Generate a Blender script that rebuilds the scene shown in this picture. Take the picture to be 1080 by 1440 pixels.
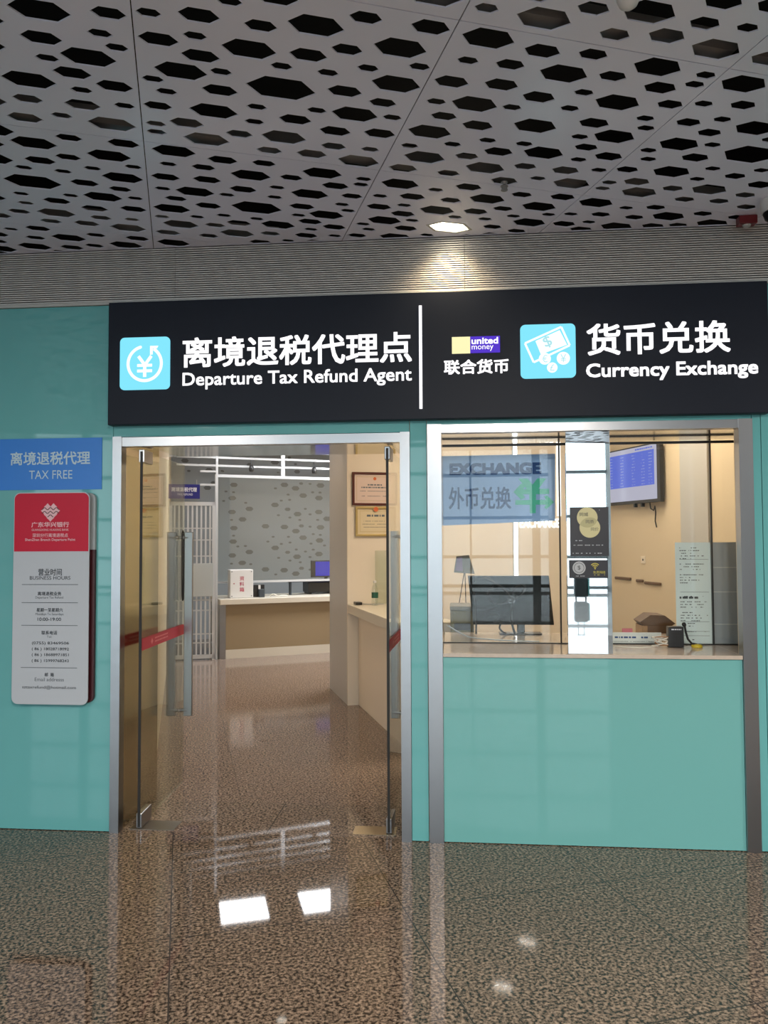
import bpy, bmesh, math, random
from mathutils import Vector, Matrix
PI = math.pi
sc = bpy.context.scene
for o in list(bpy.data.objects): bpy.data.objects.remove(o)

# ---------------------------------------------------------------- camera
cam_d = bpy.data.cameras.new('camera'); cam = bpy.data.objects.new('camera', cam_d)
sc.collection.objects.link(cam); sc.camera = cam
cam_d.sensor_fit = 'HORIZONTAL'; cam_d.sensor_width = 36; cam_d.lens = 36.03
cam_d.clip_start = 0.05; cam_d.clip_end = 200
RT = Vector((0.9959, 0.0900, -0.0044)); FW = Vector((-0.0897, 0.9952, 0.0381)).normalized()
UP = RT.cross(FW).normalized(); RT = FW.cross(UP).normalized()
mw = Matrix((RT, UP, -FW)).transposed().to_4x4(); mw.translation = (0, -4.1595, 1.60)
cam.matrix_world = mw

# ---------------------------------------------------------------- exposure, world, lights
sc.view_settings.view_transform = 'Standard'; sc.view_settings.look = 'None'
sc.view_settings.exposure = 0.0; sc.view_settings.gamma = 1.0
sc.view_settings.use_curve_mapping = False
try:
    sc.cycles.use_denoising = True
    sc.cycles.max_bounces = 10; sc.cycles.transparent_max_bounces = 24
    sc.cycles.caustics_reflective = True; sc.cycles.blur_glossy = 0.6; sc.cycles.caustics_refractive = False
    sc.cycles.sample_clamp_indirect = 6.0
except Exception: pass
SKY = 3.8                           # daylight outside the curtain wall
LAMP_W, PANEL_W, LOBBY_W, BOOTH_W, HALL_W = 36, 18, 38, 30, 155   # watts of the hall lamp, shop panels, lobby downlights, booth lights, added hall downlights
w = bpy.data.worlds.new('world'); sc.world = w; w.use_nodes = True
bg = w.node_tree.nodes['Background']
bg.inputs[0].default_value = (0.80, 0.93, 1.0, 1); bg.inputs[1].default_value = SKY

def area(name, loc, sx, sy, power, col, rot=(0, 0, 0), spread=None):
    l = bpy.data.lights.new(name, 'AREA'); l.shape = 'RECTANGLE'; l.size = sx; l.size_y = sy
    l.energy = power; l.color = col
    if spread: l.spread = spread
    o = bpy.data.objects.new(name, l); sc.collection.objects.link(o); o.location = loc; o.rotation_euler = rot
    return o
# sampling portal in the opening of the curtain wall (daylight of the concourse)
p = area('daylight_portal', (-5.6, -20.3, 4.7), 20.6, 9.2, 1, (1, 1, 1), (PI/2, 0, 0))
q_ = area('skylight_portal', (-5.6, -15.0, 9.35), 20.4, 10.8, 1, (1, 1, 1))
for p in (p, q_):
    try: p.data.cycles.is_portal = True
    except Exception: pass

CG, SG = 0.9401, 0.3409            # the interior and ceiling grid is turned by 19.9 degrees
TV = Vector((CG, SG, 0)); DV = Vector((-SG, CG, 0))
GR = math.radians(19.93)
def td(t, d, z=0.0): return TV*t + DV*d + Vector((0, 0, z))

# ---------------------------------------------------------------- materials
def lin(c):
    r = []
    for v in c:
        v = v/255.0; r.append(v/12.92 if v <= 0.04045 else ((v+0.055)/1.055)**2.4)
    return (r[0], r[1], r[2], 1)
MATS = {}
def mat(name, col, rough=0.5, metal=0.0, spec=0.5, emit=None, estr=0.0, alpha=1.0, coat=0.0, noise=None, bump=None):
    m = bpy.data.materials.new(name); m.use_nodes = True
    nt = m.node_tree; b = nt.nodes['Principled BSDF']
    c = lin(col) if max(col) > 1.0 else (col[0], col[1], col[2], 1)
    b.inputs['Base Color'].default_value = c
    b.inputs['Roughness'].default_value = rough; b.inputs['Metallic'].default_value = metal
    b.inputs['Specular IOR Level'].default_value = spec
    if coat: b.inputs['Coat Weight'].default_value = coat; b.inputs['Coat Roughness'].default_value = 0.02
    if emit:
        b.inputs['Emission Color'].default_value = lin(emit) if max(emit) > 1.0 else (*emit, 1)
        b.inputs['Emission Strength'].default_value = estr
    if alpha < 1: b.inputs['Alpha'].default_value = alpha
    if noise:                       # noise = (scale, amount): a little unevenness of the colour
        tc = nt.nodes.new('ShaderNodeTexCoord'); n = nt.nodes.new('ShaderNodeTexNoise')
        n.inputs['Scale'].default_value = noise[0]; n.inputs['Detail'].default_value = 3
        nt.links.new(tc.outputs['Object'], n.inputs['Vector'])
        mx = nt.nodes.new('ShaderNodeMix'); mx.data_type = 'RGBA'
        k = noise[1]
        mx.inputs[6].default_value = (c[0]*(1-k), c[1]*(1-k), c[2]*(1-k), 1)
        mx.inputs[7].default_value = (min(1, c[0]*(1+k)), min(1, c[1]*(1+k)), min(1, c[2]*(1+k)), 1)
        nt.links.new(n.outputs['Fac'], mx.inputs[0]); nt.links.new(mx.outputs[2], b.inputs['Base Color'])
    if bump:
        tc = nt.nodes.new('ShaderNodeTexCoord'); n = nt.nodes.new('ShaderNodeTexNoise')
        mp = nt.nodes.new('ShaderNodeMapping'); mp.inputs['Scale'].default_value = bump[0]
        bp = nt.nodes.new('ShaderNodeBump'); bp.inputs['Strength'].default_value = bump[1]; bp.inputs['Distance'].default_value = 0.002
        nt.links.new(tc.outputs['Object'], mp.inputs['Vector']); nt.links.new(mp.outputs[0], n.inputs['Vector'])
        nt.links.new(n.outputs['Fac'], bp.inputs['Height']); nt.links.new(bp.outputs[0], b.inputs['Normal'])
    MATS[name] = m
    return m

def glass(name, tint, boost=1.0):
    m = bpy.data.materials.new(name); m.use_nodes = True; nt = m.node_tree
    nt.nodes.remove(nt.nodes['Principled BSDF'])
    out = nt.nodes['Material Output']
    g = nt.nodes.new('ShaderNodeNewGeometry'); f = nt.nodes.new('ShaderNodeFresnel')
    mr = nt.nodes.new('ShaderNodeMapRange')
    mr.inputs['From Min'].default_value = 0; mr.inputs['From Max'].default_value = 1
    mr.inputs['To Min'].default_value = 1.52; mr.inputs['To Max'].default_value = 1/1.52
    nt.links.new(g.outputs['Backfacing'], mr.inputs['Value']); nt.links.new(mr.outputs[0], f.inputs['IOR'])
    tr = nt.nodes.new('ShaderNodeBsdfTransparent'); tr.inputs[0].default_value = (*tint, 1)
    gl = nt.nodes.new('ShaderNodeBsdfGlossy'); gl.inputs['Roughness'].default_value = 0.0
    gl.inputs[0].default_value = (1, 1, 1, 1)
    mx = nt.nodes.new('ShaderNodeMixShader')
    if boost != 1.0:
        mm = nt.nodes.new('ShaderNodeMath'); mm.operation = 'MULTIPLY'; mm.use_clamp = True; mm.inputs[1].default_value = boost
        nt.links.new(f.outputs[0], mm.inputs[0]); nt.links.new(mm.outputs[0], mx.inputs[0])
    else: nt.links.new(f.outputs[0], mx.inputs[0])
    nt.links.new(tr.outputs[0], mx.inputs[1]); nt.links.new(gl.outputs[0], mx.inputs[2])
    nt.links.new(mx.outputs[0], out.inputs['Surface'])
    MATS[name] = m; return m

def emis(name, col, s):
    m = bpy.data.materials.new(name); m.use_nodes = True; nt = m.node_tree
    nt.nodes.remove(nt.nodes['Principled BSDF']); e = nt.nodes.new('ShaderNodeEmission')
    e.inputs[0].default_value = lin(col) if max(col) > 1.0 else (*col, 1); e.inputs[1].default_value = s
    nt.links.new(e.outputs[0], nt.nodes['Material Output'].inputs['Surface']); MATS[name] = m; return m

def granite(name, base, dark, light, rot, tile, off, joint=0.0028, rough=0.035, spec=0.34):
    m = bpy.data.materials.new(name); m.use_nodes = True; nt = m.node_tree; b = nt.nodes['Principled BSDF']
    N = nt.nodes.new; L = nt.links.new
    tc = N('ShaderNodeTexCoord'); mp = N('ShaderNodeMapping')
    mp.inputs['Rotation'].default_value = (0, 0, -rot)
    L(tc.outputs['Object'], mp.inputs['Vector'])
    v1 = N('ShaderNodeTexNoise'); v1.inputs['Scale'].default_value = 75; v1.inputs['Detail'].default_value = 2.0; v1.inputs['Roughness'].default_value = 0.6
    v2 = N('ShaderNodeTexVoronoi'); v2.inputs['Scale'].default_value = 85
    n3 = N('ShaderNodeTexNoise'); n3.inputs['Scale'].default_value = 1.6
    for n in (v1, v2, n3): L(mp.outputs[0], n.inputs['Vector'])
    r1 = N('ShaderNodeValToRGB'); e = r1.color_ramp.elements
    e[0].position = 0.40; e[0].color = (*dark, 1); e[1].position = 0.50; e[1].color = (*base, 1)
    e2 = r1.color_ramp.elements.new(0.64); e2.color = (*light, 1)
    L(v1.outputs['Fac'], r1.inputs[0])
    mx = N('ShaderNodeMix'); mx.data_type = 'RGBA'; mx.blend_type = 'MULTIPLY'; mx.inputs[0].default_value = 0.55
    hs = N('ShaderNodeValToRGB'); hs.color_ramp.elements[0].color = (0.55, 0.5, 0.48, 1); hs.color_ramp.elements[1].color = (1.2, 1.1, 1.05, 1)
    sp = N('ShaderNodeSeparateColor'); L(v2.outputs['Color'], sp.inputs[0]); L(sp.outputs[0], hs.inputs[0])
    L(r1.outputs[0], mx.inputs[6]); L(hs.outputs[0], mx.inputs[7])
    # tile joints
    sx = N('ShaderNodeSeparateXYZ'); L(mp.outputs[0], sx.inputs[0])
    dmin = []
    for ax in range(2):
        if tile[ax] <= 0: continue
        a = N('ShaderNodeMath'); a.operation = 'ADD'; a.inputs[1].default_value = -off[ax] + 100*tile[ax] + tile[ax]/2; L(sx.outputs[ax], a.inputs[0])
        q = N('ShaderNodeMath'); q.operation = 'MODULO'; q.inputs[1].default_value = tile[ax]; L(a.outputs[0], q.inputs[0])
        s = N('ShaderNodeMath'); s.operation = 'SUBTRACT'; s.inputs[1].default_value = tile[ax]/2; L(q.outputs[0], s.inputs[0])
        c = N('ShaderNodeMath'); c.operation = 'ABSOLUTE'; L(s.outputs[0], c.inputs[0]); dmin.append(c)
    cur = dmin[0]
    if len(dmin) > 1:
        mi = N('ShaderNodeMath'); mi.operation = 'MINIMUM'; L(dmin[0].outputs[0], mi.inputs[0]); L(dmin[1].outputs[0], mi.inputs[1]); cur = mi
    gt = N('ShaderNodeMath'); gt.operation = 'LESS_THAN'; gt.inputs[1].default_value = joint; L(cur.outputs[0], gt.inputs[0])
    m2 = N('ShaderNodeMix'); m2.data_type = 'RGBA'; L(gt.outputs[0], m2.inputs[0]); L(mx.outputs[2], m2.inputs[6]); m2.inputs[7].default_value = (0.035, 0.03, 0.027, 1)
    L(m2.outputs[2], b.inputs['Base Color'])
    b.inputs['Roughness'].default_value = rough; b.inputs['Specular IOR Level'].default_value = spec
    MATS[name] = m; return m

M = MATS
granite('granite_hall_daylit', (0.58, 0.57, 0.55), (0.36, 0.35, 0.34), (0.70, 0.69, 0.67), GR, (0.981, 0.985), (-0.471, -0.625))  # paler copy of the hall granite: daylight on the far floor put into colour
granite('granite_hall', (0.150, 0.115, 0.090), (0.028, 0.023, 0.019), (0.315, 0.245, 0.190), GR, (0.981, 0.985), (-0.471, -0.625))
granite('granite_strip', (0.21, 0.165, 0.135), (0.05, 0.04, 0.036), (0.36, 0.30, 0.25), 0.0, (1.5, 0.0), (-1.035, 0))
granite('granite_shop', (0.23, 0.175, 0.145), (0.055, 0.045, 0.04), (0.38, 0.31, 0.26), GR, (0.8, 0.8), (-0.25, 0.20), joint=0.0012, rough=0.09, spec=0.25)
mat('teal_glass', (0.130, 0.40, 0.415), 0.03, spec=0.5)
mat('teal_glass_lit', (0.155, 0.415, 0.415), 0.03, spec=0.5)  # lighter copy of the teal: brightness of the reflected floor put into colour
mat('steel', (0.36, 0.365, 0.38), 0.28, 1.0, bump=((3, 3, 400), 0.05))
mat('steel_polished', (0.70, 0.71, 0.71), 0.09, 1.0)
mat('steel_dark', (0.20, 0.185, 0.17), 0.35, 1.0)
mat('steel_mirror', (0.90, 0.93, 0.95), 0.012, 1.0)
mat('steel_warm', (0.62, 0.55, 0.42), 0.16, 1.0)
mat('ceiling_metal', (0.75, 0.785, 0.95), 0.30, 0.0, spec=0.6)
mat('carrier', (0.22, 0.22, 0.22), 0.5)
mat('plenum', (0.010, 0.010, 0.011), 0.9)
mat('louvre', (0.58, 0.57, 0.55), 0.45, 0.2)
mat('louvre_gap', (0.012, 0.012, 0.012), 0.9)
mat('trim_white', (0.42, 0.43, 0.42), 0.35)
mat('sign_face', (0.011, 0.015, 0.026), 0.45, spec=0.15)
emis('letter_white', (1.0, 0.98, 1.0), 1.35)
emis('icon_cyan', (0.24, 0.82, 1.0), 1.0)
emis('icon_line', (0.88, 1.0, 1.0), 1.25)
emis('icon_dim', (0.45, 0.80, 0.86), 1.0)
emis('logo_yellow', (1.0, 0.92, 0.50), 1.05)
emis('logo_violet', (0.10, 0.045, 0.62), 1.0)
mat('film_blue', (0.030, 0.20, 0.66), 0.25, spec=0.3)
mat('film_text', (178, 205, 220), 0.4)
mat('board_red', (0.50, 0.010, 0.038), 0.35, spec=0.2)
mat('board_grey', (0.46, 0.50, 0.555), 0.35, spec=0.25)
mat('board_core', (60, 10, 18), 0.4)
mat('board_edge', (150, 155, 158), 0.3)
mat('ink_dark', (52, 60, 68), 0.6)
mat('ink_mid', (98, 106, 114), 0.6)
mat('ink_pink', (222, 180, 188), 0.5)
mat('wall_cream', (0.62, 0.52, 0.38), 0.55)
mat('wall_cream_light', (0.74, 0.66, 0.56), 0.5)
mat('panel_grey', (0.43, 0.43, 0.43), 0.4)
mat('paper_grey', (0.29, 0.325, 0.365), 0.6)
mat('paper_hex', (0.13, 0.135, 0.14), 0.6)
mat('concourse', (0.24, 0.24, 0.24), 0.7)
mat('concourse_dark', (0.13, 0.135, 0.13), 0.7)
mat('mullion', (0.16, 0.18, 0.18), 0.5)
mat('shop_ceiling', (0.60, 0.58, 0.55), 0.7)
mat('desk_cream', (0.60, 0.56, 0.48), 0.3)
mat('desk_tan', (0.27, 0.205, 0.125), 0.35)
mat('gate_white', (0.56, 0.58, 0.61), 0.35, 0.3)
mat('gate_plate', (0.48, 0.52, 0.54), 0.35, 0.3)
mat('black_plastic', (0.012, 0.012, 0.013), 0.35)
mat('black_gloss', (0.003, 0.0035, 0.004), 0.30, spec=0.2)
mat('black_rubber', (0.010, 0.010, 0.010), 0.6)
mat('white_plastic', (0.62, 0.62, 0.62), 0.35)
mat('paper_white', (0.62, 0.65, 0.65), 0.6)
mat('paper_form', (0.66, 0.74, 0.74), 0.5)
mat('ink', (0.06, 0.065, 0.07), 0.7)
mat('red_tape', (0.40, 0.02, 0.05), 0.4)
mat('red_tape_text', (0.62, 0.22, 0.24), 0.4)
mat('red_alarm', (0.14, 0.010, 0.013), 0.35)
mat('navy_sign', (0.016, 0.018, 0.14), 0.35)
mat('white_ink', (0.62, 0.62, 0.66), 0.5)
mat('red_ink', (0.42, 0.03, 0.09), 0.5)
mat('frame_brown', (0.085, 0.018, 0.016), 0.3)
mat('frame_gold', (0.50, 0.38, 0.16), 0.35, 0.4)
mat('cert_pink', (0.66, 0.52, 0.47), 0.6)
mat('cert_cream', (0.66, 0.56, 0.38), 0.6)
mat('emblem_red', (0.62, 0.14, 0.04), 0.5)
mat('sheet_blue', (0.26, 0.42, 0.72), 0.6, spec=0.1)
mat('sheet_navy', (0.025, 0.07, 0.22), 0.7, spec=0.1)
mat('sheet_green', (0.02, 0.42, 0.29), 0.5)
mat('poster_black', (0.012, 0.011, 0.018), 0.4)
mat('poster_gold', (0.56, 0.52, 0.28), 0.4)
mat('poster_gold_dim', (0.42, 0.39, 0.20), 0.4)
mat('poster_grey', (0.40, 0.42, 0.45), 0.5)
mat('poster_wifi', (0.50, 0.44, 0.06), 0.5)
mat('brown_box', (0.11, 0.06, 0.032), 0.45)
mat('brown_box_light', (0.30, 0.19, 0.10), 0.45)
mat('pink_paper', (0.62, 0.20, 0.27), 0.6)
mat('yellow_plastic', (0.55, 0.42, 0.03), 0.4)
mat('sill_stone', (0.50, 0.43, 0.37), 0.10, noise=(40, 0.12))
mat('cable_white', (0.6, 0.58, 0.52), 0.5)
mat('cable_brown', (0.25, 0.12, 0.05), 0.5)
mat('green_label', (0.01, 0.085, 0.055), 0.4)
mat('suitcase', (0.015, 0.022, 0.024), 0.4)
mat('suitcase_trim', (0.10, 0.30, 0.29), 0.4)
mat('olive', (0.14, 0.13, 0.06), 0.5)
mat('violet_card', (0.26, 0.19, 0.33), 0.5)
mat('grey_card', (0.20, 0.20, 0.18), 0.5)
mat('tv_screen', (0.02, 0.02, 0.02), 0.15, emit=(0.46, 0.46, 0.60), estr=0.9)
mat('tv_table', (0.02, 0.02, 0.02), 0.15, emit=(0.045, 0.10, 0.56), estr=1.1)
mat('tv_text', (0.02, 0.02, 0.02), 0.15, emit=(0.45, 0.55, 0.90), estr=0.7)
mat('screen_blue', (0.01, 0.01, 0.02), 0.2, emit=(0.015, 0.02, 0.55), estr=0.8)
mat('monitor_grey', (0.30, 0.33, 0.36), 0.3)
emis('led_white', (1.0, 0.97, 0.90), 4.0)
emis('lit_letter', (1.0, 0.98, 0.93), 2.2)
emis('panel_light', (1.0, 0.98, 0.97), 3.0)
emis('down_light', (1.0, 0.93, 0.80), 6.0)
emis('hex_lamp', (1.0, 0.88, 0.66), 9.0)
glass('glass_clear', (0.965, 0.98, 0.97))
glass('glass_laminated', (0.96, 0.975, 0.97), 0.72)
glass('glass_door', (0.90, 0.93, 0.89))
glass('glass_counter', (0.90, 0.93, 0.90))
glass('glass_curtain', (0.97, 0.98, 0.98))
glass('glass_bottle', (0.93, 0.955, 0.945))

# ---------------------------------------------------------------- geometry helpers
ORG = {}
class MB:
    """collects shapes; build() links them as one mesh object"""
    def __init__(s): s.v = []; s.f = []; s.m = []; s.mats = []; s.sm = []
    def mi(s, m):
        if m not in s.mats: s.mats.append(m)
        return s.mats.index(m)
    def add(s, vs, fs, m, smooth=False):
        n = len(s.v); k = s.mi(m); s.v += [Vector(v) for v in vs]
        for f in fs: s.f.append([n+i for i in f]); s.m.append(k); s.sm.append(smooth)
        return s
    def frame(s, O, U, V, W, u0, u1, v0, v1, w0, w1, m):      # box in a local frame
        O, U, V, W = Vector(O), Vector(U), Vector(V), Vector(W)
        vs = [O+U*u+V*v+W*q for q in (w0, w1) for v in (v0, v1) for u in (u0, u1)]
        fs = [(0, 2, 3, 1), (4, 5, 7, 6), (0, 1, 5, 4), (1, 3, 7, 5), (3, 2, 6, 7), (2, 0, 4, 6)]
        if U.cross(V).dot(W) < 0: fs = [f[::-1] for f in fs]
        return s.add(vs, fs, m)
    def box(s, x0, x1, y0, y1, z0, z1, m): return s.frame((0, 0, 0), (1, 0, 0), (0, 1, 0), (0, 0, 1), x0, x1, y0, y1, z0, z1, m)
    def tdbox(s, t0, t1, d0, d1, z0, z1, m): return s.frame((0, 0, 0), TV, DV, (0, 0, 1), t0, t1, d0, d1, z0, z1, m)
    def prism(s, pts, dvec, m, smooth=False):                 # planar polygon pushed along dvec
        pts = [Vector(p) for p in pts]; dvec = Vector(dvec); n = len(pts)
        nrm = Vector((0, 0, 0))
        for i in range(n): nrm += pts[i].cross(pts[(i+1) % n])
        vs = pts + [p+dvec for p in pts]
        fs = [list(range(n))[::-1], list(range(n, 2*n))] + [(i, (i+1) % n, n+(i+1) % n, n+i) for i in range(n)]
        if nrm.dot(dvec) < 0: fs = [list(f)[::-1] for f in fs]
        return s.add(vs, fs, m, smooth)
    def tube(s, path, r, m, n=10, cap=True):
        path = [Vector(p) for p in path]; rs = r if isinstance(r, (list, tuple)) else [r]*len(path)
        vs = []; a0 = None
        for i, p in enumerate(path):
            d = (path[min(i+1, len(path)-1)]-path[max(i-1, 0)]).normalized()
            if a0 is None:
                a0 = d.orthogonal().normalized()
            a = (a0-d*a0.dot(d)).normalized(); a0 = a; b = d.cross(a)
            for k in range(n):
                q = 2*PI*k/n; vs.append(p+(a*math.cos(q)+b*math.sin(q))*rs[i])
        fs = []
        for i in range(len(path)-1):
            for k in range(n): fs.append((i*n+k, i*n+(k+1) % n, (i+1)*n+(k+1) % n, (i+1)*n+k))
        s.add(vs, fs, m, True)
        if cap:
            s.add(vs[:n], [list(range(n))[::-1]], m); s.add(vs[-n:], [list(range(n))], m)
        return s
    def lathe(s, c, prof, m, n=24, axis=(0, 0, 1)):            # prof = [(r, h)]
        c = Vector(c); ax = Vector(axis).normalized(); a = ax.orthogonal().normalized(); b = ax.cross(a)
        vs = [c+ax*h+(a*math.cos(2*PI*k/n)+b*math.sin(2*PI*k/n))*r for r, h in prof for k in range(n)]
        fs = [(i*n+k, i*n+(k+1) % n, (i+1)*n+(k+1) % n, (i+1)*n+k) for i in range(len(prof)-1) for k in range(n)]
        s.add(vs, fs, m, True)
        if prof[0][0] > 1e-5: s.add(vs[:n], [list(range(n))[::-1]], m)
        if prof[-1][0] > 1e-5: s.add(vs[-n:], [list(range(n))], m)
        return s
    def build(s, name, parent=None, loc=None, bevel=0.0, kind=None, seg=2):
        me = bpy.data.meshes.new(name)
        if parent is not None: base = ORG[parent.name]
        else: base = Vector(loc) if loc is not None else Vector((0, 0, 0))
        me.from_pydata([v-base for v in s.v], [], s.f)
        for q in s.mats: me.materials.append(M[q])
        for p, k, sm in zip(me.polygons, s.m, s.sm): p.material_index = k; p.use_smooth = sm
        me.update()
        o = bpy.data.objects.new(name, me); sc.collection.objects.link(o)
        if parent is not None: o.parent = parent
        else: o.location = base
        ORG[o.name] = base
        if kind: o['kind'] = kind
        if bevel:
            bv = o.modifiers.new('bevel', 'BEVEL'); bv.width = bevel; bv.segments = seg; bv.limit_method = 'ANGLE'; bv.angle_limit = 0.6
        return o

def tag(o, label, cat, group=None):
    o['label'] = label; o['category'] = cat
    if group: o['group'] = group
    return o
def thing(name, label, cat, loc, group=None):
    o = bpy.data.objects.new(name, None); sc.collection.objects.link(o); o.location = loc; o.empty_display_size = 0.1
    ORG[o.name] = Vector(loc)
    return tag(o, label, cat, group)

_tc = {}
def text_polys(body, bold):
    key = (body, bold)
    if key in _tc: return _tc[key]
    cu = bpy.data.curves.new('t', 'FONT'); cu.body = body; cu.size = 1.0; cu.resolution_u = 3; cu.offset = bold
    o = bpy.data.objects.new('t', cu); sc.collection.objects.link(o)
    dg = bpy.context.evaluated_depsgraph_get(); dg.update()
    me = bpy.data.meshes.new_from_object(o.evaluated_get(dg))
    vs = [v.co.copy() for v in me.vertices]; fs = [list(p.vertices) for p in me.polygons]
    bpy.data.objects.remove(o); bpy.data.curves.remove(cu); bpy.data.meshes.remove(me)
    _tc[key] = (vs, fs); return vs, fs
def fit_text(mb, body, O, U, V, u0, u1, v0, v1, m, bold=0.0, lift=0.001, keep=False):
    """text stretched to the rectangle u0..u1 x v0..v1 of a plane with axes U (reading direction), V (up)"""
    vs, fs = text_polys(body, 0.0)
    if not vs: return
    s = bold*1.25*(v1-v0); u0 += s; u1 -= s; v0 += s; v1 -= s
    xs = [v.x for v in vs]; ys = [v.y for v in vs]
    a, b, c, d = min(xs), max(xs), min(ys), max(ys)
    O, U, V = Vector(O), Vector(U), Vector(V); W = U.cross(V)
    sh = [(0, 0)]+([(s*i, s*j) for i in (-1, 0, 1) for j in (-1, 0, 1) if i or j] if s > 0 else [])   # heavier strokes
    for i, (dx, dy) in enumerate(sh):
        mb.add([O+U*(u0+dx+(v.x-a)/(b-a)*(u1-u0))+V*(v0+dy+(v.y-c)/(d-c)*(v1-v0))+W*(lift+0.00004*i) for v in vs], fs, m)
def rrect(u0, u1, v0, v1, r, n=5):
    pts = []
    for cx, cy, a0 in ((u1-r, v1-r, 0), (u0+r, v1-r, PI/2), (u0+r, v0+r, PI), (u1-r, v0+r, 1.5*PI)):
        for k in range(n+1):
            a = a0+PI/2*k/n; pts.append((cx+r*math.cos(a), cy+r*math.sin(a)))
    return pts
def flat(mb, pts, O, U, V, m, lift=0.001):
    O, U, V = Vector(O), Vector(U), Vector(V); W = U.cross(V)
    area2 = sum(pts[i][0]*pts[(i+1) % len(pts)][1]-pts[(i+1) % len(pts)][0]*pts[i][1] for i in range(len(pts)))
    if area2 < 0: pts = pts[::-1]
    mb.add([O+U*p[0]+V*p[1]+W*lift for p in pts], [list(range(len(pts)))], m)
def ring(mb, cx, cy, r0, r1, a0, a1, O, U, V, m, lift=0.001, n=40):
    O, U, V = Vector(O), Vector(U), Vector(V); W = U.cross(V)
    vs = []
    for k in range(n+1):
        a = a0+(a1-a0)*k/n
        for r in (r0, r1): vs.append(O+U*(cx+r*math.cos(a))+V*(cy+r*math.sin(a))+W*lift)
    fs = [(2*k, 2*k+1, 2*k+3, 2*k+2) for k in range(n)]
    mb.add(vs, fs, m)
def disc(cx, cy, r, n=36): return [(cx+r*math.cos(2*PI*k/n), cy+r*math.sin(2*PI*k/n)) for k in range(n)]
def line(mb, p, q, wd, O, U, V, m, lift=0.001):
    dx, dy = q[0]-p[0], q[1]-p[1]; l = math.hypot(dx, dy); nx, ny = -dy/l*wd/2, dx/l*wd/2
    flat(mb, [(p[0]+nx, p[1]+ny), (p[0]-nx, p[1]-ny), (q[0]-nx, q[1]-ny), (q[0]+nx, q[1]+ny)], O, U, V, m, lift)
XU, ZU = Vector((1, 0, 0)), Vector((0, 0, 1))
rnd = random.Random(7)
def greek(mb, u0, u1, v, h, O, U, V, m, lift=0.001, seed=0, fill=0.75):
    """a line of print too small to read: short dashes of uneven length"""
    r = random.Random(seed*131+int(v*1000)); u = u0
    while u < u1:
        L = r.uniform(0.6, 2.6)*h; e = min(u1, u+L)
        if r.random() < fill: flat(mb, [(u, v), (e, v), (e, v+h), (u, v+h)], O, U, V, m, lift)
        u = e+h*0.5
def print_line(name, parent, body, O, U, u0, u1, v0, v1, mt, bold=0.0, lift=0.0012):
    m = MB(); fit_text(m, body, O, U, ZU, u0, u1, v0, v1, mt, bold, lift); return m.build(name, parent)

# ================================================================ STRUCTURE
ZC = 3.265
# ---- floor
fl = MB()
def quad(mb, x0, x1, y0, y1, z, m): mb.add([(x0, y0, z), (x1, y0, z), (x1, y1, z), (x0, y1, z)], [(0, 1, 2, 3)], m)
quad(fl, -16, 5, -9.1, 0.03, 0, 'granite_hall'); quad(fl, -16, 5, -24, -9.1, 0, 'granite_hall_daylit')
quad(fl, -1.90, -0.20, 0.03, 0.538, 0, 'granite_strip')
quad(fl, -16, -1.90, 0.03, 0.538, 0, 'granite_shop'); quad(fl, -0.20, 5, 0.03, 0.538, 0, 'granite_shop')
quad(fl, -16, 5, 0.538, 11, 0, 'granite_shop')
fl.build('floor', kind='structure')

# ---- facade wall: back painted teal glass on a solid core
wf = MB(); g = 0.0015
def skin(x0, x1, z0, z1, m='teal_glass'): wf.box(x0+g, x1-g, 0.0, 0.02, z0, z1, m)
skin(-9.0, -5.2, 0.004, 2.944); skin(-5.2, -1.904, 0.004, 2.944)
skin(-1.904, -0.234, 2.194, 2.944); skin(-0.233, -0.141, 0.004, 2.944)
skin(-0.141, 1.558, 2.232, 2.944); skin(1.558, 1.603, 0.004, 2.944); skin(1.604, 4.79, 0.004, 2.944)
wf.box(-0.062+g, 1.487-g, 0.0, 0.02, 0.004, 0.979, 'teal_glass_lit')
wf.box(-16, -9.0, 0, 0.02, 0, 3.26, 'concourse')
wf.box(-16, -1.87, 0.021, 0.44, 0, 3.26, 'wall_cream'); wf.box(-0.232, -0.10, 0.021, 0.40, 0, 3.26, 'wall_cream')
wf.box(1.665, 4.79, 0.021, 0.40, 0, 3.26, 'wall_cream'); wf.box(1.52, 1.665, 0.021, 0.05, 0, 3.26, 'wall_cream'); wf.box(1.52, 1.665, 0.051, 0.40, 0, 0.977, 'wall_cream'); wf.box(-0.10, 1.52, 0.021, 0.40, 0, 0.977, 'wall_cream')
wf.box(-1.87, -0.232, 0.021, 0.44, 2.20, 3.26, 'wall_cream'); wf.box(-0.10, 1.52, 0.021, 0.44, 2.24, 3.26, 'wall_cream')
wf.build('wall_front', kind='structure')

# ---- ribbed grille band above the glass and its pale trim
lo = MB()
lo.box(-9, 4.79, 0.004, 0.02, 2.962, 3.30, 'louvre_gap')
n = 24; pitch = (3.262-2.966)/n
for a, b in ((-9, -5.0), (-4.998, -1.552), (-1.550, 0.071), (0.073, 1.95), (1.952, 4.79)):
    for k in range(n):
        z = 2.968+k*pitch
        lo.prism([(a, -0.004, z), (a, -0.004, z+pitch*0.50), (a, 0.003, z+pitch*0.58), (a, 0.003, z-0.0004)], (b-a, 0, 0), 'louvre')
lo.build('trim_1', kind='structure')
tr = MB(); tr.box(-9, 4.79, -0.012, 0.004, 2.946, 2.965, 'trim_white'); tr.build('trim_2', kind='structure', bevel=0.002)

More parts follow.
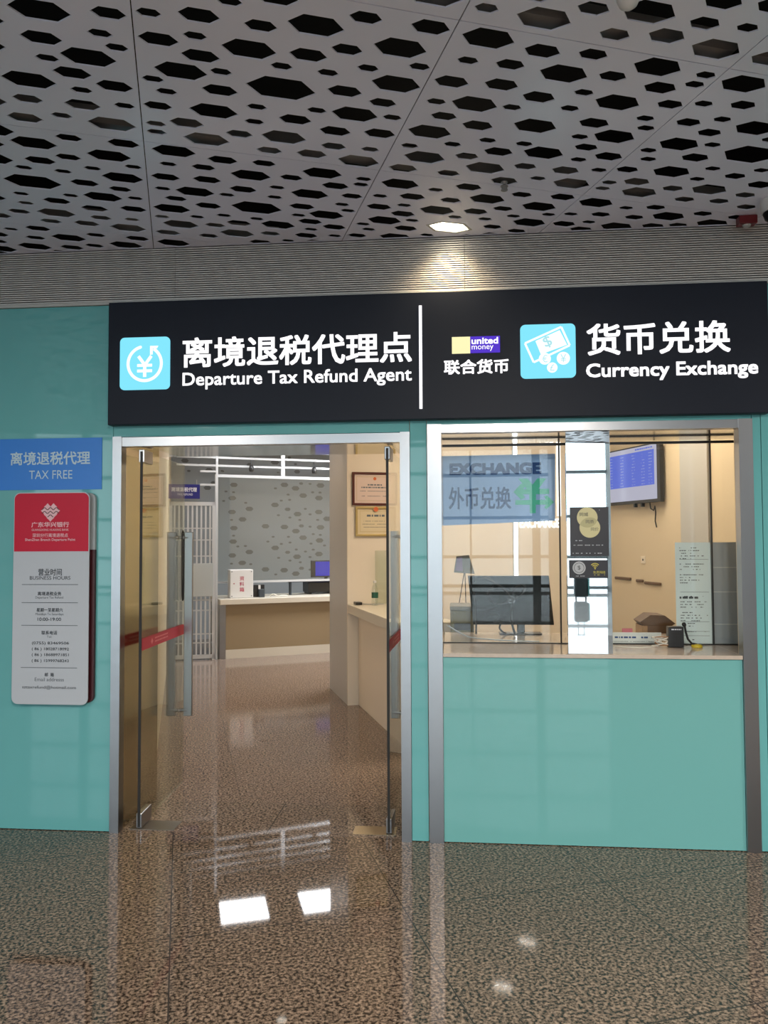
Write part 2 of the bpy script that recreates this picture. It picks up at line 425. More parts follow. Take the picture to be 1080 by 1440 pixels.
# ---- perforated ceiling
HOLES = """-1.856,-1.374,3 -1.648,-1.413,1 -1.526,-1.447,0 -1.873,-1.233,2 -1.684,-1.305,0 -1.5,-1.321,2 -1.637,-1.242,0 -1.872,-1.124,0 -1.735,-1.162,3 -1.8,-1.055,2 -1.957,-0.972,3 -1.525,-1.089,0 -1.662,-1.008,2 -1.781,-0.953,0 -1.479,-1.021,0 -1.984,-0.844,1 -1.789,-0.852,2 -1.636,-0.885,0 -1.513,-0.916,1 -2.018,-0.702,2 -1.877,-0.755,0 -1.693,-0.736,3 -1.524,-0.784,0 -1.524,-0.721,0 -2.027,-1.29,1 -2.063,-1.151,2 -2.077,-1.025,0 -2.129,-0.8,2 -2.172,-0.61,3 -1.373,-1.473,2 -1.383,-1.369,0 -1.283,-1.562,0 -1.144,-1.624,2 -1.179,-1.472,1 -1.006,-1.517,3 -0.859,-1.594,1 -1.205,-1.343,3 -1.006,-1.362,2 -0.884,-1.424,1 -0.711,-1.476,3 -1.087,-1.278,0 -1.363,-1.265,2 -1.428,-1.161,3 -1.291,-1.193,0 -0.923,-1.281,0 -0.791,-1.342,0 -1.072,-1.145,4 -1.289,-1.077,2 -0.842,-1.185,2 -0.669,-1.275,3 -0.687,-1.148,1 -1.305,-0.931,3 -1.147,-1.002,0 -0.921,-1.035,0 -0.772,-1.044,3 -1.146,-0.895,0 -1.406,-0.82,2 -0.992,-0.95,2 -0.823,-0.905,2 -0.625,-1.059,0 -0.678,-1.749,3 -0.645,-1.602,2 -0.618,-1.395,0 -0.504,-1.731,0 -0.373,-1.816,0 -0.307,-1.731,3 -0.442,-1.596,3 -0.466,-1.47,0 -0.314,-1.485,1 -0.239,-1.581,2 -0.107,-1.483,3 -0.479,-1.339,2 -0.296,-1.367,2 -0.492,-1.206,0 -0.345,-1.225,3 -0.198,-1.241,0 -0.129,-1.329,2 0.021,-1.398,0 0.021,-1.29,0 -0.431,-1.118,1 -0.278,-1.087,2 -0.052,-1.141,3 -0.179,-1.813,1 0,-1.842,3 0.194,-1.942,2 0.383,-1.965,2 -0.047,-1.719,1 0.124,-1.755,2 0.205,-1.84,1 0.354,-1.856,0 0.328,-1.736,3 0.539,-1.736,2 -0.062,-1.608,1 0.195,-1.6,3 0.39,-1.603,0 0.07,-1.514,1 0.278,-1.494,2 0.388,-1.544,0 0.561,-1.59,3 0.178,-1.37,3 0.38,-1.409,1 0.502,-1.445,0 0.655,-1.474,1 0.166,-1.219,2 0.345,-1.3,0 0.529,-1.317,1 0.389,-1.237,0 0.646,-1.369,0 0.822,-1.346,3 -2.021,-0.503,3 -1.874,-0.584,1 -1.66,-0.594,2 -1.457,-0.58,3 -1.325,-0.711,3 -2.193,-0.459,1 -2.224,-0.322,3 -2.021,-0.352,2 -1.899,-0.413,1 -1.727,-0.468,3 -2.102,-0.267,0 -1.939,-0.271,0 -1.808,-0.333,0 -1.633,-0.391,0 -1.482,-0.456,0 -1.496,-0.328,2 -2.089,-0.129,4 -1.859,-0.176,2 -1.685,-0.272,3 -1.705,-0.15,1 -1.511,-0.206,0 -2.165,0.014,0 -2.309,0.089,2 -1.94,-0.022,0 -2.012,0.056,2 -1.792,-0.044,3 -1.642,-0.066,0 -1.451,-0.112,1 -1.363,-0.208,3 -2.163,0.118,0 -2.213,0.229,1 -1.844,0.102,2 -1.658,0.062,2 -1.472,0.01,3 -2.327,0.305,2 -2.035,0.204,3 -1.826,0.21,1 -1.672,0.194,0 -1.521,0.119,0 -1.348,0.079,0 -2.079,0.317,1 -1.903,0.303,2 -1.698,0.31,3 -1.429,0.194,3 -2.3,0.478,0 -2.16,0.43,2 -1.495,0.321,2 -2.391,0.57,2 -2.021,0.529,3 -1.874,0.453,1 -2.195,0.571,1 -1.659,0.447,2 -1.468,0.463,3 -2.407,0.675,1 -2.221,0.705,3 -2.022,0.671,2 -1.897,0.612,1 -1.725,0.56,3 -2.417,0.788,3 -2.098,0.749,0 -2.449,0.882,3 -2.308,0.843,0 -1.814,0.671,0 -1.197,-0.788,1 -1.018,-0.806,3 -0.64,-0.932,2 -1.064,-0.685,1 -0.806,-0.786,1 -0.884,-0.7,2 -0.651,-0.799,0 -0.676,-0.67,3 -1.252,-0.551,2 -1.331,-0.463,1 -1.075,-0.566,1 -1.121,-0.439,3 -0.94,-0.463,1 -0.81,-0.539,3 -0.61,-0.531,0 -1.312,-0.347,2 -1.144,-0.29,2 -0.991,-0.349,0 -0.729,-0.432,2 -0.612,-0.475,0 -0.44,-0.525,3 -1.215,-0.213,0 -0.99,-0.244,0 -0.831,-0.318,3 -0.622,-0.347,1 -0.5,-0.382,0 -1.063,-0.103,4 -1.297,-0.069,2 -0.846,-0.173,2 -0.659,-0.245,0 -1.216,0.027,0 -1.051,0.028,0 -0.711,-0.106,3 -0.848,-0.068,0 -0.613,-0.183,0 -0.475,-0.264,2 -1.135,0.104,2 -0.935,0.078,3 -0.778,-0.005,2 -1.254,0.161,1 -0.407,-0.114,3 -0.504,-0.043,0 -1.134,0.242,3 -0.644,0.033,2 -0.757,0.092,0 -0.46,0.017,0 -1.282,0.313,1 -0.96,0.2,1 -0.769,0.18,2 -0.618,0.147,0 -0.5,0.112,1 -0.855,0.276,0 -1.141,0.416,2 -0.998,0.335,2 -1.286,0.471,0 -0.698,0.26,2 -0.292,0.083,3 -0.449,-0.994,3 -0.497,-0.869,0 -0.326,-0.925,0 -0.195,-0.991,0 -0.035,-1.002,0 -0.406,-0.791,3 -0.231,-0.846,1 -0.114,-0.915,2 0.078,-0.953,3 -0.469,-0.661,2 -0.258,-0.681,1 -0.114,-0.767,3 0.053,-0.825,1 0.163,-1.111,0 0.232,-1.041,1 0.253,-0.938,0 0.018,-0.673,2 0.159,-0.735,0 0.245,-0.835,2 0.334,-0.726,3 -0.119,-0.575,2 -0.26,-0.51,0 -0.347,-0.413,2 -0.154,-0.422,1 0.015,-0.478,3 0.158,-0.563,1 0.361,-0.588,2 -0.358,-0.312,0 -0.181,-0.297,3 0.012,-0.331,2 0.133,-0.396,1 0.298,-0.462,3 -0.337,-0.214,2 -0.067,-0.244,0 0.221,-0.327,0 0.093,-0.259,0 0.387,-0.389,0 0.495,-0.422,0 -0.269,-0.149,0 0.335,-0.274,3 0.169,-0.176,1 0.519,-0.303,2 -0.272,-0.044,2 0.316,-0.156,1 -0.135,0.013,0 0.088,-0.034,0 0.212,-0.072,2 0.301,-1.147,3 0.662,-1.271,1 0.944,-1.286,0 0.599,-1.16,3 0.739,-1.191,0 0.952,-1.16,4 0.503,-1.084,0 0.547,-1.017,0 0.738,-1.079,2 0.366,-0.995,2 0.879,-1.013,0 0.39,-0.875,0 0.511,-0.911,1 0.717,-0.941,3 1.103,-1.053,0 0.876,-0.91,0 1.026,-0.977,1 0.5,-0.78,0 0.619,-0.818,2 1.2,-0.933,2 0.501,-0.718,0 0.693,-0.724,3 0.824,-0.8,1 1,-0.832,3 1.208,-0.825,1 0.952,-0.712,1 1.13,-0.736,1 0.551,-0.571,3 0.729,-0.556,0 0.87,-0.612,1 1.307,-0.714,1 1.148,-0.591,1 0.646,-0.455,1 0.832,-0.467,1 0.997,-0.52,3 1.35,-0.598,1 0.635,-0.356,0 0.807,-0.34,3 0.643,-0.261,2 0.991,-0.394,2 1.114,-0.437,1 1.276,-0.499,3"""
RAD = (0.041, 0.056, 0.068, 0.095, 0.13)
holes = []
for e in HOLES.split():
    a, b, c = e.split(','); holes.append([float(a), float(b), RAD[int(c)]])
FLAT = 0.577                                      # the hexagons are squeezed: half as deep as they are wide
T0, D0, PT, PD = -1.578, -0.633, 1.011, 1.025     # panel grid
def cell(t, d): return (math.floor((t-T0)/PT), math.floor((d-D0)/PD))
seen = [(-1.97, -1.39), (0.33, -1.98), (1.54, -0.60), (-2.45, 0.92)]
def in_seen(t, d, pad=0.10):
    for i in range(4):
        a, b = seen[i], seen[(i+1) % 4]
        if (b[0]-a[0])*(d-a[1])-(b[1]-a[1])*(t-a[0]) < -pad*math.hypot(b[0]-a[0], b[1]-a[1]): return False
    return True
def far_y(x): return -7.0-0.253*(x+5.9)           # the low ceiling ends here, towards the windows
def clip(poly, f):
    out = []
    for i in range(len(poly)):
        p, q = poly[i], poly[(i+1) % len(poly)]; a, b = f(p), f(q)
        if a >= 0: out.append(p)
        if (a >= 0) != (b >= 0):
            k = a/(a-b); out.append((p[0]+(q[0]-p[0])*k, p[1]+(q[1]-p[1])*k))
    return out
def world(p): return (CG*p[0]-SG*p[1], SG*p[0]+CG*p[1])
cl = [lambda p: -0.004-world(p)[1], lambda p: world(p)[1]-far_y(world(p)[0]), lambda p: world(p)[0]+15.9, lambda p: 4.78-world(p)[0]]
grid = {}
for h in holes: grid.setdefault(cell(h[0], h[1]), []).append(h)
cells = [(i, j) for i in range(-16, 9) for j in range(-11, 9)]
rnd = random.Random(11)
cu = bpy.data.curves.new('ceiling_cut', 'CURVE'); cu.dimensions = '2D'; cu.fill_mode = 'BOTH'; cu.extrude = 0.0025
def spline(poly):
    s = cu.splines.new('POLY'); s.points.add(len(poly)-1); s.use_cyclic_u = True
    for q, p in zip(s.points, poly): q.co = (p[0], p[1], 0, 1)
def parea(p): return abs(sum(p[i][0]*p[(i+1) % len(p)][1]-p[(i+1) % len(p)][0]*p[i][1] for i in range(len(p))))/2
for c in cells:
    t0, d0 = T0+c[0]*PT, D0+c[1]*PD; e = 0.002
    out = [(t0+e, d0+e), (t0+PT-e, d0+e), (t0+PT-e, d0+PD-e), (t0+e, d0+PD-e)]
    for f in cl: out = clip(out, f) if out else out
    if len(out) < 3 or parea(out) < 0.001: continue
    spline(out)
    hs = grid.get(c, [])
    if math.hypot(*world((t0+PT/2, d0+PD/2))) < 9.5:
        for r0, tries in ((0.13, 3), (0.095, 40), (0.068, 70), (0.056, 60), (0.041, 90)):
            for _ in range(tries):
                t, d = t0+rnd.uniform(r0+.01, PT-r0-.01), d0+rnd.uniform(r0*.5+.01, PD-r0*.5-.01)
                if in_seen(t, d): continue
                if all(math.hypot(t-h[0], (d-h[1])*1.6) > 0.97*(r0+h[2])+0.014 for h in hs): hs.append([t, d, r0])
    for h in hs:
        t = min(max(h[0], t0+h[2]+0.008), t0+PT-h[2]-0.008); d = min(max(h[1], d0+h[2]*.5+0.008), d0+PD-h[2]*.5-0.008)
        if math.hypot(t-(-0.053), (d-(-0.118))*1.5) < 0.13+h[2]*0.4: continue     # the lamp sits here
        hx = [(t+h[2]*math.cos(PI/3*k), d+FLAT*h[2]*math.sin(PI/3*k)) for k in range(6)]
        y0 = [world(p)[1] for p in hx]
        inn = [lambda p: -0.010-world(p)[1], lambda p: world(p)[1]-far_y(world(p)[0])-0.02, lambda p: world(p)[0]+15.8, lambda p: 4.76-world(p)[0]]
        for f in inn: hx = clip(hx, f) if hx else hx
        if len(hx) >= 3 and parea(hx) > 0.0006: spline(hx)
lampc = (-0.053, -0.118)
spline([(lampc[0]+0.128*math.cos(PI/3*k), lampc[1]+FLAT*0.128*math.sin(PI/3*k)) for k in range(6)])
co = bpy.data.objects.new('ceiling_cut', cu); sc.collection.objects.link(co)
dg = bpy.context.evaluated_depsgraph_get(); dg.update()
me = bpy.data.meshes.new_from_object(co.evaluated_get(dg)); me.name = 'ceiling'
bpy.data.objects.remove(co)
me.materials.clear(); me.materials.append(M['ceiling_metal'])
ce = bpy.data.objects.new('ceiling', me); sc.collection.objects.link(ce); ce['kind'] = 'structure'
ce.location = (0, 0, ZC); ce.rotation_euler = (0, 0, GR)
for p in me.polygons: p.use_smooth = False
# carriers and the dark void above
cb = MB()
for j in range(-8, 5):
    d = D0+j*PD
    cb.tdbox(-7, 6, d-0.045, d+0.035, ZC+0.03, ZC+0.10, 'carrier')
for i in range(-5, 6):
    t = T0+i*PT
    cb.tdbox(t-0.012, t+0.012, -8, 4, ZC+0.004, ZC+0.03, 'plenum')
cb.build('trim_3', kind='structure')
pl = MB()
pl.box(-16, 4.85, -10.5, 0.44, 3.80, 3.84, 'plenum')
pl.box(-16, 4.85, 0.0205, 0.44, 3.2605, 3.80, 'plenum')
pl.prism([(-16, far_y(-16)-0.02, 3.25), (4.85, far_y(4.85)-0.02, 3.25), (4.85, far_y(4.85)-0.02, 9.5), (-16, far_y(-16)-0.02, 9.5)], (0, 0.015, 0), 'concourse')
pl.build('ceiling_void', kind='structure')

# ---- concourse shell behind the viewer with its curtain wall
cw = MB(); cw.box(-16.2, -16, -24, 0.0, 0, 9.5, 'concourse'); cw.build('wall_left', kind='structure')
cw = MB(); cw.box(4.8, 5.0, -20.6, 0.0, 0, 9.5, 'concourse_dark'); cw.build('wall_right', kind='structure')
cw = MB()                                          # unseen roof, glazed to brighten the hall: beams only here, the panes follow
for k in range(-9, 2): cw.box(2.7+2.13*k-0.06, 2.7+2.13*k+0.06, -20.6, -4.0, 9.5, 9.75, 'mullion')
for y in (-20.5, -17.5, -14.5, -11.5, -8.5, -5.5): cw.box(-16.2, 5.0, y-0.08, y+0.08, 9.48, 9.6, 'mullion')
roof = cw.build('ceiling_hall', kind='structure')
gp = MB(); gp.box(-16.2, 5.0, -20.6, -4.0, 9.76, 9.77, 'glass_curtain'); gp.build('roof_glass', roof)
cw = MB()
for z in (0.12, 1.08, 2.36, 3.76, 5.08, 6.4, 7.7, 8.9): cw.box(-16, 4.8, -20.58, -20.42, z-0.05, z+0.05, 'mullion')
for k in range(-9, 2):
    x = 2.7+2.13*k; wd = 0.12 if k in (0, -7, -4) else 0.03
    if -16 < x < 4.8: cw.box(x-wd, x+wd, -20.62, -20.40, 0, 9.5, 'mullion')
win = cw.build('window_2', kind='structure')
gp = MB(); gp.box(-16, 4.8, -20.51, -20.50, 0.12, 9.5, 'glass_curtain'); gp.build('curtain_glass', win)

# ---- door portal in brushed steel: posts, lintel, polished reveals and soffit
dr = MB()
dr.box(-1.903, -1.851, -0.014, 0.05, 0, 2.194, 'steel'); dr.box(-0.286, -0.233, -0.014, 0.05, 0, 2.194, 'steel')
dr.box(-1.851, -0.286, -0.008, 0.05, 2.139, 2.190, 'steel')
dr.box(-1.90, -1.853, 0.05, 0.545, 0, 2.15, 'steel_warm'); dr.box(-0.284, -0.235, 0.05, 0.42, 0, 2.15, 'steel_polished')  # left reveal: reflection of the warm interior put into the steel colour
dr.box(-1.853, -0.284, 0.05, 0.545, 2.139, 2.16, 'steel_polished')
dr.box(-1.90, -0.235, 0.44, 0.545, 2.16, 3.26, 'wall_cream')
dr.build('door_1', kind='structure')

# ---- service window: steel posts, head, polished reveals and three panes set back behind the counter
wn = MB()
wn.box(-0.138, -0.062, -0.016, 0.05, 0, 2.232, 'steel'); wn.box(1.487, 1.557, -0.016, 0.05, 0, 2.232, 'steel')
wn.box(-0.062, 1.487, -0.010, 0.05, 2.185, 2.230, 'steel')
wn.box(-0.10, -0.063, 0.05, 0.47, 0.98, 2.185, 'steel_polished')
wn.box(-0.063, 1.66, 0.05, 0.47, 2.186, 2.205, 'steel_polished')
wn.box(1.488, 1.64, 0.052, 0.06, 1.0, 2.186, 'wall_cream')
w1 = wn.build('window_1', kind='structure')
for x0, x1 in ((-0.062, 0.618), (0.622, 1.474), (1.478, 1.66)):
    b = MB(); b.box(x0, x1, 0.405, 0.417, 1.0, 2.185, 'glass_laminated'); b.build('window_pane', w1)
b = MB(); b.box(-0.062, 1.66, 0.40, 0.422, 2.158, 2.172, 'black_plastic')
b.box(-0.062, 1.66, 0.402, 0.42, 1.0, 1.006, 'black_plastic')
for x in (0.620, 1.476): b.box(x-0.004, x+0.004, 0.403, 0.419, 1.0, 2.185, 'black_plastic')
b.build('glazing_channel', w1)

# ---- shop shell
s = MB(); s.tdbox(-1.80, -1.587, 1.10, 9.3, 0, 3.2, 'wall_cream'); s.build('wall_shop_left', kind='structure')
s = MB(); s.tdbox(0.163, 6.5, 3.498, 3.52, 0, 3.2, 'wall_cream_light'); s.tdbox(0.185, 6.5, 3.521, 4.436, 0, 3.2, 'wall_cream')
s.tdbox(0.163, 0.184, 3.521, 4.436, 0, 3.2, 'panel_grey'); s.build('wall_shop_inner', kind='structure')
s = MB(); s.tdbox(2.917, 3.0, -0.62, 3.498, 0, 3.2, 'wall_cream'); s.build('wall_shop_right', kind='structure')
s = MB(); s.tdbox(2.88, 2.916, 1.66, 2.03, 0, 3.19, 'panel_grey'); s.build('reflection_strip', kind='structure')  # grey strip standing in for a reflection in the glass
s = MB(); s.tdbox(2.6, 2.7, 4.436, 11, 0, 3.2, 'wall_cream'); s.build('wall_shop_far', kind='structure')
s = MB(); s.box(-9, 6, 0.445, 12, 3.2, 3.25, 'shop_ceiling'); s.build('ceiling_shop', kind='structure')
# papered back wall with printed hexagons, parallel to the far counter
BD = Vector((0.889, 0.458, 0)); BN = Vector((-0.458, 0.889, 0)); B0 = Vector((-3.121, 6.191, 0))
OFF = 2.3
s = MB(); s.frame(B0, BD, BN, ZU, -4.5, 5.0, OFF, OFF+0.06, 0, 3.2, 'paper_grey')
PAPER = """0.557,2.562,0.069 0.531,2.338,0.069 0.527,2.104,0.069 0.706,1.980,0.070 0.559,1.833,0.069 0.547,1.607,0.069 0.823,1.429,0.070 0.534,1.374,0.069 0.702,1.247,0.070 1.099,1.866,0.071 1.100,1.131,0.071 1.264,2.233,0.072 1.431,2.583,0.073 1.628,2.527,0.074 1.765,2.403,0.074 2.081,2.587,0.076 2.052,2.364,0.076 1.487,2.160,0.056 1.665,2.079,0.074 2.049,2.119,0.075 1.431,1.854,0.073 1.733,1.874,0.050 2.080,1.850,0.076 1.634,1.783,0.074 1.764,1.670,0.074 2.063,1.620,0.075 1.270,1.495,0.072 1.488,1.418,0.049 1.656,1.339,0.074 2.051,1.382,0.075 1.426,1.111,0.073 1.736,1.138,0.050 1.634,1.047,0.073 0.821,2.160,0.070 2.203,2.001,0.076 0.425,2.448,0.029 0.552,2.437,0.029 0.386,2.288,0.029 0.759,2.261,0.030 1.272,2.519,0.031 1.375,2.309,0.031 1.524,2.325,0.031 1.496,2.415,0.031 1.937,2.464,0.032 2.073,2.462,0.032 1.804,2.172,0.031 1.890,2.076,0.032 1.527,2.018,0.031 1.705,1.978,0.031 1.325,2.057,0.031 2.029,1.980,0.032 1.890,1.861,0.032 1.502,1.685,0.031 1.530,1.586,0.031 1.376,1.563,0.031 1.232,1.685,0.030 1.141,1.604,0.030 1.947,1.731,0.032 2.077,1.717,0.032 1.907,1.565,0.032 2.153,1.531,0.032 1.807,1.428,0.031 1.642,1.465,0.031 1.947,1.460,0.032 1.890,1.331,0.032 1.329,1.324,0.031 1.530,1.275,0.031 2.036,1.247,0.032 1.713,1.243,0.031 0.755,1.531,0.030 0.627,1.524,0.029 0.554,1.705,0.029 0.519,1.971,0.029 0.521,1.236,0.029 0.847,1.223,0.030 1.279,1.041,0.030 1.890,1.111,0.032 1.891,2.610,0.032 1.263,2.969,0.077 0.825,2.913,0.054 1.515,3.060,0.035 1.628,2.948,0.031 0.371,2.786,0.026 1.657,2.817,0.057 1.319,2.793,0.025 1.728,2.612,0.040 0.143,2.798,0.065 -0.187,2.775,0.032 -0.033,2.885,0.032 -0.251,2.943,0.064 0.118,2.502,0.065 0.219,2.589,0.052 0.358,2.791,0.029"""
OW = B0+BN*OFF
for e in PAPER.split():
    a, b, c = [float(q) for q in e.split(',')]
    flat(s, [(a-c, b), (a-c*.5, b-c*.52), (a+c*.5, b-c*.52), (a+c, b), (a+c*.5, b+c*.52), (a-c*.5, b+c*.52)], OW, BD, ZU, 'paper_hex', 0.0015)
s.build('wall_back', kind='structure')

# ================================================================ FACADE THINGS
# ---- illuminated fascia sign
FY = -0.06
def at(y): return Vector((0, y, 0))
sg = thing('fascia_sign', 'long black illuminated fascia sign with white lettering above the door and service window', 'sign', (-0.13, FY, 2.25))
b = MB(); b.box(-1.912, 1.632, FY, -0.002, 2.253, 2.942, 'sign_face'); b.build('sign_box', sg, bevel=0.004)
b = MB(); b.box(-0.176, -0.160, FY-0.006, FY, 2.309, 2.868, 'letter_white'); b.build('divider', sg)
O = at(FY)
def icon_base(u0, u1, v0, v1):
    m = MB(); pts = rrect(u0, u1, v0, v1, 0.026)
    m.prism([O+XU*a+ZU*c for a, c in pts], (0, -0.006, 0), 'icon_cyan'); return m
b = icon_base(-1.841, -1.555, 2.446, 2.739); ic = b.build('icon_panel', sg); ic['label'] = 'cyan lit square with a yen sign in a circling arrow'
m = MB(); cx, cz = -1.698, 2.591; P = at(FY-0.006)
ring(m, cx, cz, 0.087, 0.104, math.radians(105), math.radians(418), P, XU, ZU, 'icon_line')
for a in (105,):
    flat(m, disc(cx+0.0955*math.cos(math.radians(a)), cz+0.0955*math.sin(math.radians(a)), 0.0085, 12), P, XU, ZU, 'icon_line')
ax, az = cx+0.030, cz+0.098
flat(m, [(ax, az), (ax+0.048, az), (ax+0.040, az-0.015), (ax+0.016, az-0.015), (ax+0.016, az-0.048), (ax, az-0.050)], P, XU, ZU, 'icon_line')
line(m, (cx-0.036, cz+0.042), (cx+0.001, cz-0.008), 0.018, P, XU, ZU, 'icon_line'); line(m, (cx+0.038, cz+0.042), (cx+0.001, cz-0.008), 0.018, P, XU, ZU, 'icon_line', 0.0012)
flat(m, [(cx-0.009, cz-0.008), (cx-0.009, cz-0.075), (cx+0.010, cz-0.075), (cx+0.010, cz-0.008)], P, XU, ZU, 'icon_line', 0.0014)
for z in (cz-0.010, cz-0.041): flat(m, [(cx-0.043, z-0.008), (cx+0.043, z-0.008), (cx+0.043, z+0.008), (cx-0.043, z+0.008)], P, XU, ZU, 'icon_line', 0.0016)
m.build('icon_symbol', ic)
b = icon_base(0.362, 0.650, 2.458, 2.746); ic = b.build('icon_panel', sg); ic['label'] = 'cyan lit square with banknotes and three coins'
m = MB(); k = 0.288/84.0                                # drawn on an 84 unit square
def q(x, y): return (0.362+(x-13)*k, 2.746-(y-11)*k)
noteo = [q(20, 40), q(75.5, 16), q(88, 45), q(33, 70)]; notei = [q(24, 42), q(74, 20), q(85, 44), q(35, 66)]
for i in range(4): line(m, noteo[i], noteo[(i+1) % 4], 0.011, P, XU, ZU, 'icon_line', 0.001+0.0001*i)
flat(m, [q(36, 37), q(73, 21), q(84, 44), q(44, 58)], P, XU, ZU, 'icon_line', 0.0015)
tO = P+XU*q(55, 47)[0]+ZU*q(55, 47)[1]; tU, tV2 = Vector((0.92, 0, 0.39)).normalized(), Vector((-0.39, 0, 0.92)).normalized()
fit_text(m, '$', tO, tU, tV2, -0.012, 0.030, -0.006, 0.058, 'icon_dim', 0.01, 0.0025)
for x, y, r, ch in ((50, 65, 9.2, '€'), (78, 65, 10.0, '¥'), (61, 79, 8.0, '£')):
    c = q(x, y); flat(m, disc(c[0], c[1], r*k), P, XU, ZU, 'icon_line', 0.003)
    h = r*k*0.62; fit_text(m, ch, P, XU, ZU, c[0]-h*0.7, c[0]+h*0.7, c[1]-h, c[1]+h, 'icon_dim', 0.0, 0.004)
m.build('icon_symbol', ic)
def letters(parent, name, body, u0, u1, v0, v1, mt, bold, y, lab=None):
    m = MB(); fit_text(m, body, at(y), XU, ZU, u0, u1, v0, v1, mt, bold, 0.0015); o = m.build(name, parent)
    if lab: o['label'] = lab
    return o
letters(sg, 'lettering', '离境退税代理点', -1.484, -0.215, 2.563, 2.730, 'letter_white', 0.017, FY)
letters(sg, 'lettering', 'Departure Tax Refund Agent', -1.484, -0.216, 2.440, 2.536, 'letter_white', 0.014, FY)
letters(sg, 'lettering', '货币兑换', 0.708, 1.440, 2.573, 2.742, 'letter_white', 0.017, FY)
letters(sg, 'lettering', 'Currency Exchange', 0.703, 1.575, 2.435, 2.531, 'letter_white', 0.022, FY)
letters(sg, 'lettering', '联合货币', -0.044, 0.300, 2.490, 2.569, 'letter_white', 0.022, FY)
b = MB(); b.box(0.0, 0.097, FY-0.006, FY, 2.602, 2.691, 'logo_yellow'); lg = b.build('logo_panel', sg); lg['label'] = 'pale yellow lit logo square'
b = MB(); b.box(0.0975, 0.255, FY-0.006, FY, 2.603, 2.691, 'logo_violet'); lg = b.build('logo_panel', sg); lg['label'] = 'violet lit logo panel with white lettering'
print_line('logo_lettering', lg, 'united', at(FY-0.006), XU, 0.104, 0.245, 2.649, 2.685, 'letter_white', 0.03)
print_line('logo_lettering', lg, 'money', at(FY-0.006), XU, 0.105, 0.220, 2.611, 2.641, 'letter_white', 0.0)

# ---- blue film sheet
t = thing('film_sheet', 'blue TAX FREE sheet stuck on the teal glass above the red and grey board', 'sign', (-2.27, -0.002, 1.90))
b = MB(); b.box(-2.575, -1.969, -0.004, -0.0005, 1.900, 2.192, 'film_blue'); b.build('sheet', t)
print_line('lettering', t, '离境退税代理', at(-0.004), XU, -2.509, -2.037, 2.041, 2.117, 'film_text', 0.014)
print_line('lettering', t, 'TAX FREE', at(-0.004), XU, -2.397, -2.141, 1.962, 2.010, 'film_text', 0.0)

# ---- bank board
BY = -0.05
t = thing('information_board', 'rounded red and grey bank board with business hours left of the door', 'sign', (-2.235, -0.025, 0.70))
b = MB(); pts = rrect(-2.435, -1.996, 0.712, 1.878, 0.035)
up = [q_ for q_ in pts if q_[1] > 1.56]; dn = [q_ for q_ in pts if q_[1] <= 1.56]
b.prism([(a, -0.022, c) for a, c in []]+[(-1.996, -0.022, 1.56), (-2.435, -0.022, 1.56)]+[(a, -0.022, c) for a, c in dn], (0, 0.0215, 0), 'board_core')
b.prism([(a, -0.022, c) for a, c in up]+[(-2.435, -0.022, 1.5602), (-1.996, -0.022, 1.5602)], (0, 0.0215, 0), 'board_edge'); bk = b.build('back_panel', t, bevel=0.002); bk['label'] = 'backing panel, pale above and dark maroon below'
for x in (-2.40, -2.06):
    for z in (0.80, 1.80):
        b = MB(); b.lathe((x, -0.043, z), [(0.010, 0), (0.010, 0.022)], 'board_edge', 14, (0, 1, 0)); b.build('standoff', t)
b = MB(); b.prism([(a, BY+0.007, c) for a, c in rrect(-2.457, -2.016, 0.705, 1.882, 0.035)], (0, -0.0065, 0), 'board_grey')
fp = b.build('front_panel', t)
b = MB(); top = [p_ for p_ in rrect(-2.453, -2.020, 1.40, 1.877, 0.033) if p_[1] > 1.5]
flat(b, [(-2.020, 1.552)]+top+[(-2.453, 1.552)], at(BY), XU, ZU, 'board_red', 0.0008); rp = b.build('red_header', fp); rp['label'] = 'red header field'
PB = at(BY)
m = MB()
ex, ez, er = -2.242, 1.812, 0.0215
def star(cx, cy, r):
    pts = []
    for k in range(4):
        a = PI/2*k; pts.append((cx+r*math.cos(a), cy+r*math.sin(a)))
        for f in (0.30, 0.5, 0.70):
            a2 = a+PI/2*f; rr = r*(0.66 if f == 0.5 else 0.70); pts.append((cx+rr*math.cos(a2), cy+rr*math.sin(a2)))
    return pts
for row, (n_, dz) in enumerate(((2, -0.012), (3, -0.033), (2, -0.054), (1, -0.073))):
    for k2 in range(n_): flat(m, star(ex+(k2-(n_-1)/2)*0.0345, ez+dz, er), PB, XU, ZU, 'ink_pink', 0.0014+0.0001*row)
for row, (n_, dz) in enumerate(((3, -0.0215), (3, -0.0425), (1, -0.062))):
    pts = [(ex+u*0.0172*2/2, ez+dz+0.006*math.cos(u*PI)) for u in [(-n_+i*0.2) for i in range(int(n_*10)+1)]]
    for a, c in zip(pts[:-1], pts[1:]): line(m, a, c, 0.0042, PB, XU, ZU, 'board_core', 0.0022)
m.build('emblem', fp)
m = MB()
for body, u0, u1, v0, v1, mt, bo in (
    ('广东华兴银行', -2.352, -2.132, 1.6864, 1.7165, 'ink_pink', 0.02), ('GUANGDONG HUAXING BANK', -2.350, -2.134, 1.6665, 1.6785, 'ink_pink', 0.01),
    ('深圳分行离境退税点', -2.345, -2.138, 1.6308, 1.6530, 'ink_pink', 0.01), ('ShenZhen Branch Departure Point', -2.388, -2.095, 1.606, 1.625, 'ink_pink', 0.014)):
    print_line('lettering', fp, body, PB, XU, u0, u1, v0, v1, mt, bo, 0.0025)
m = MB()
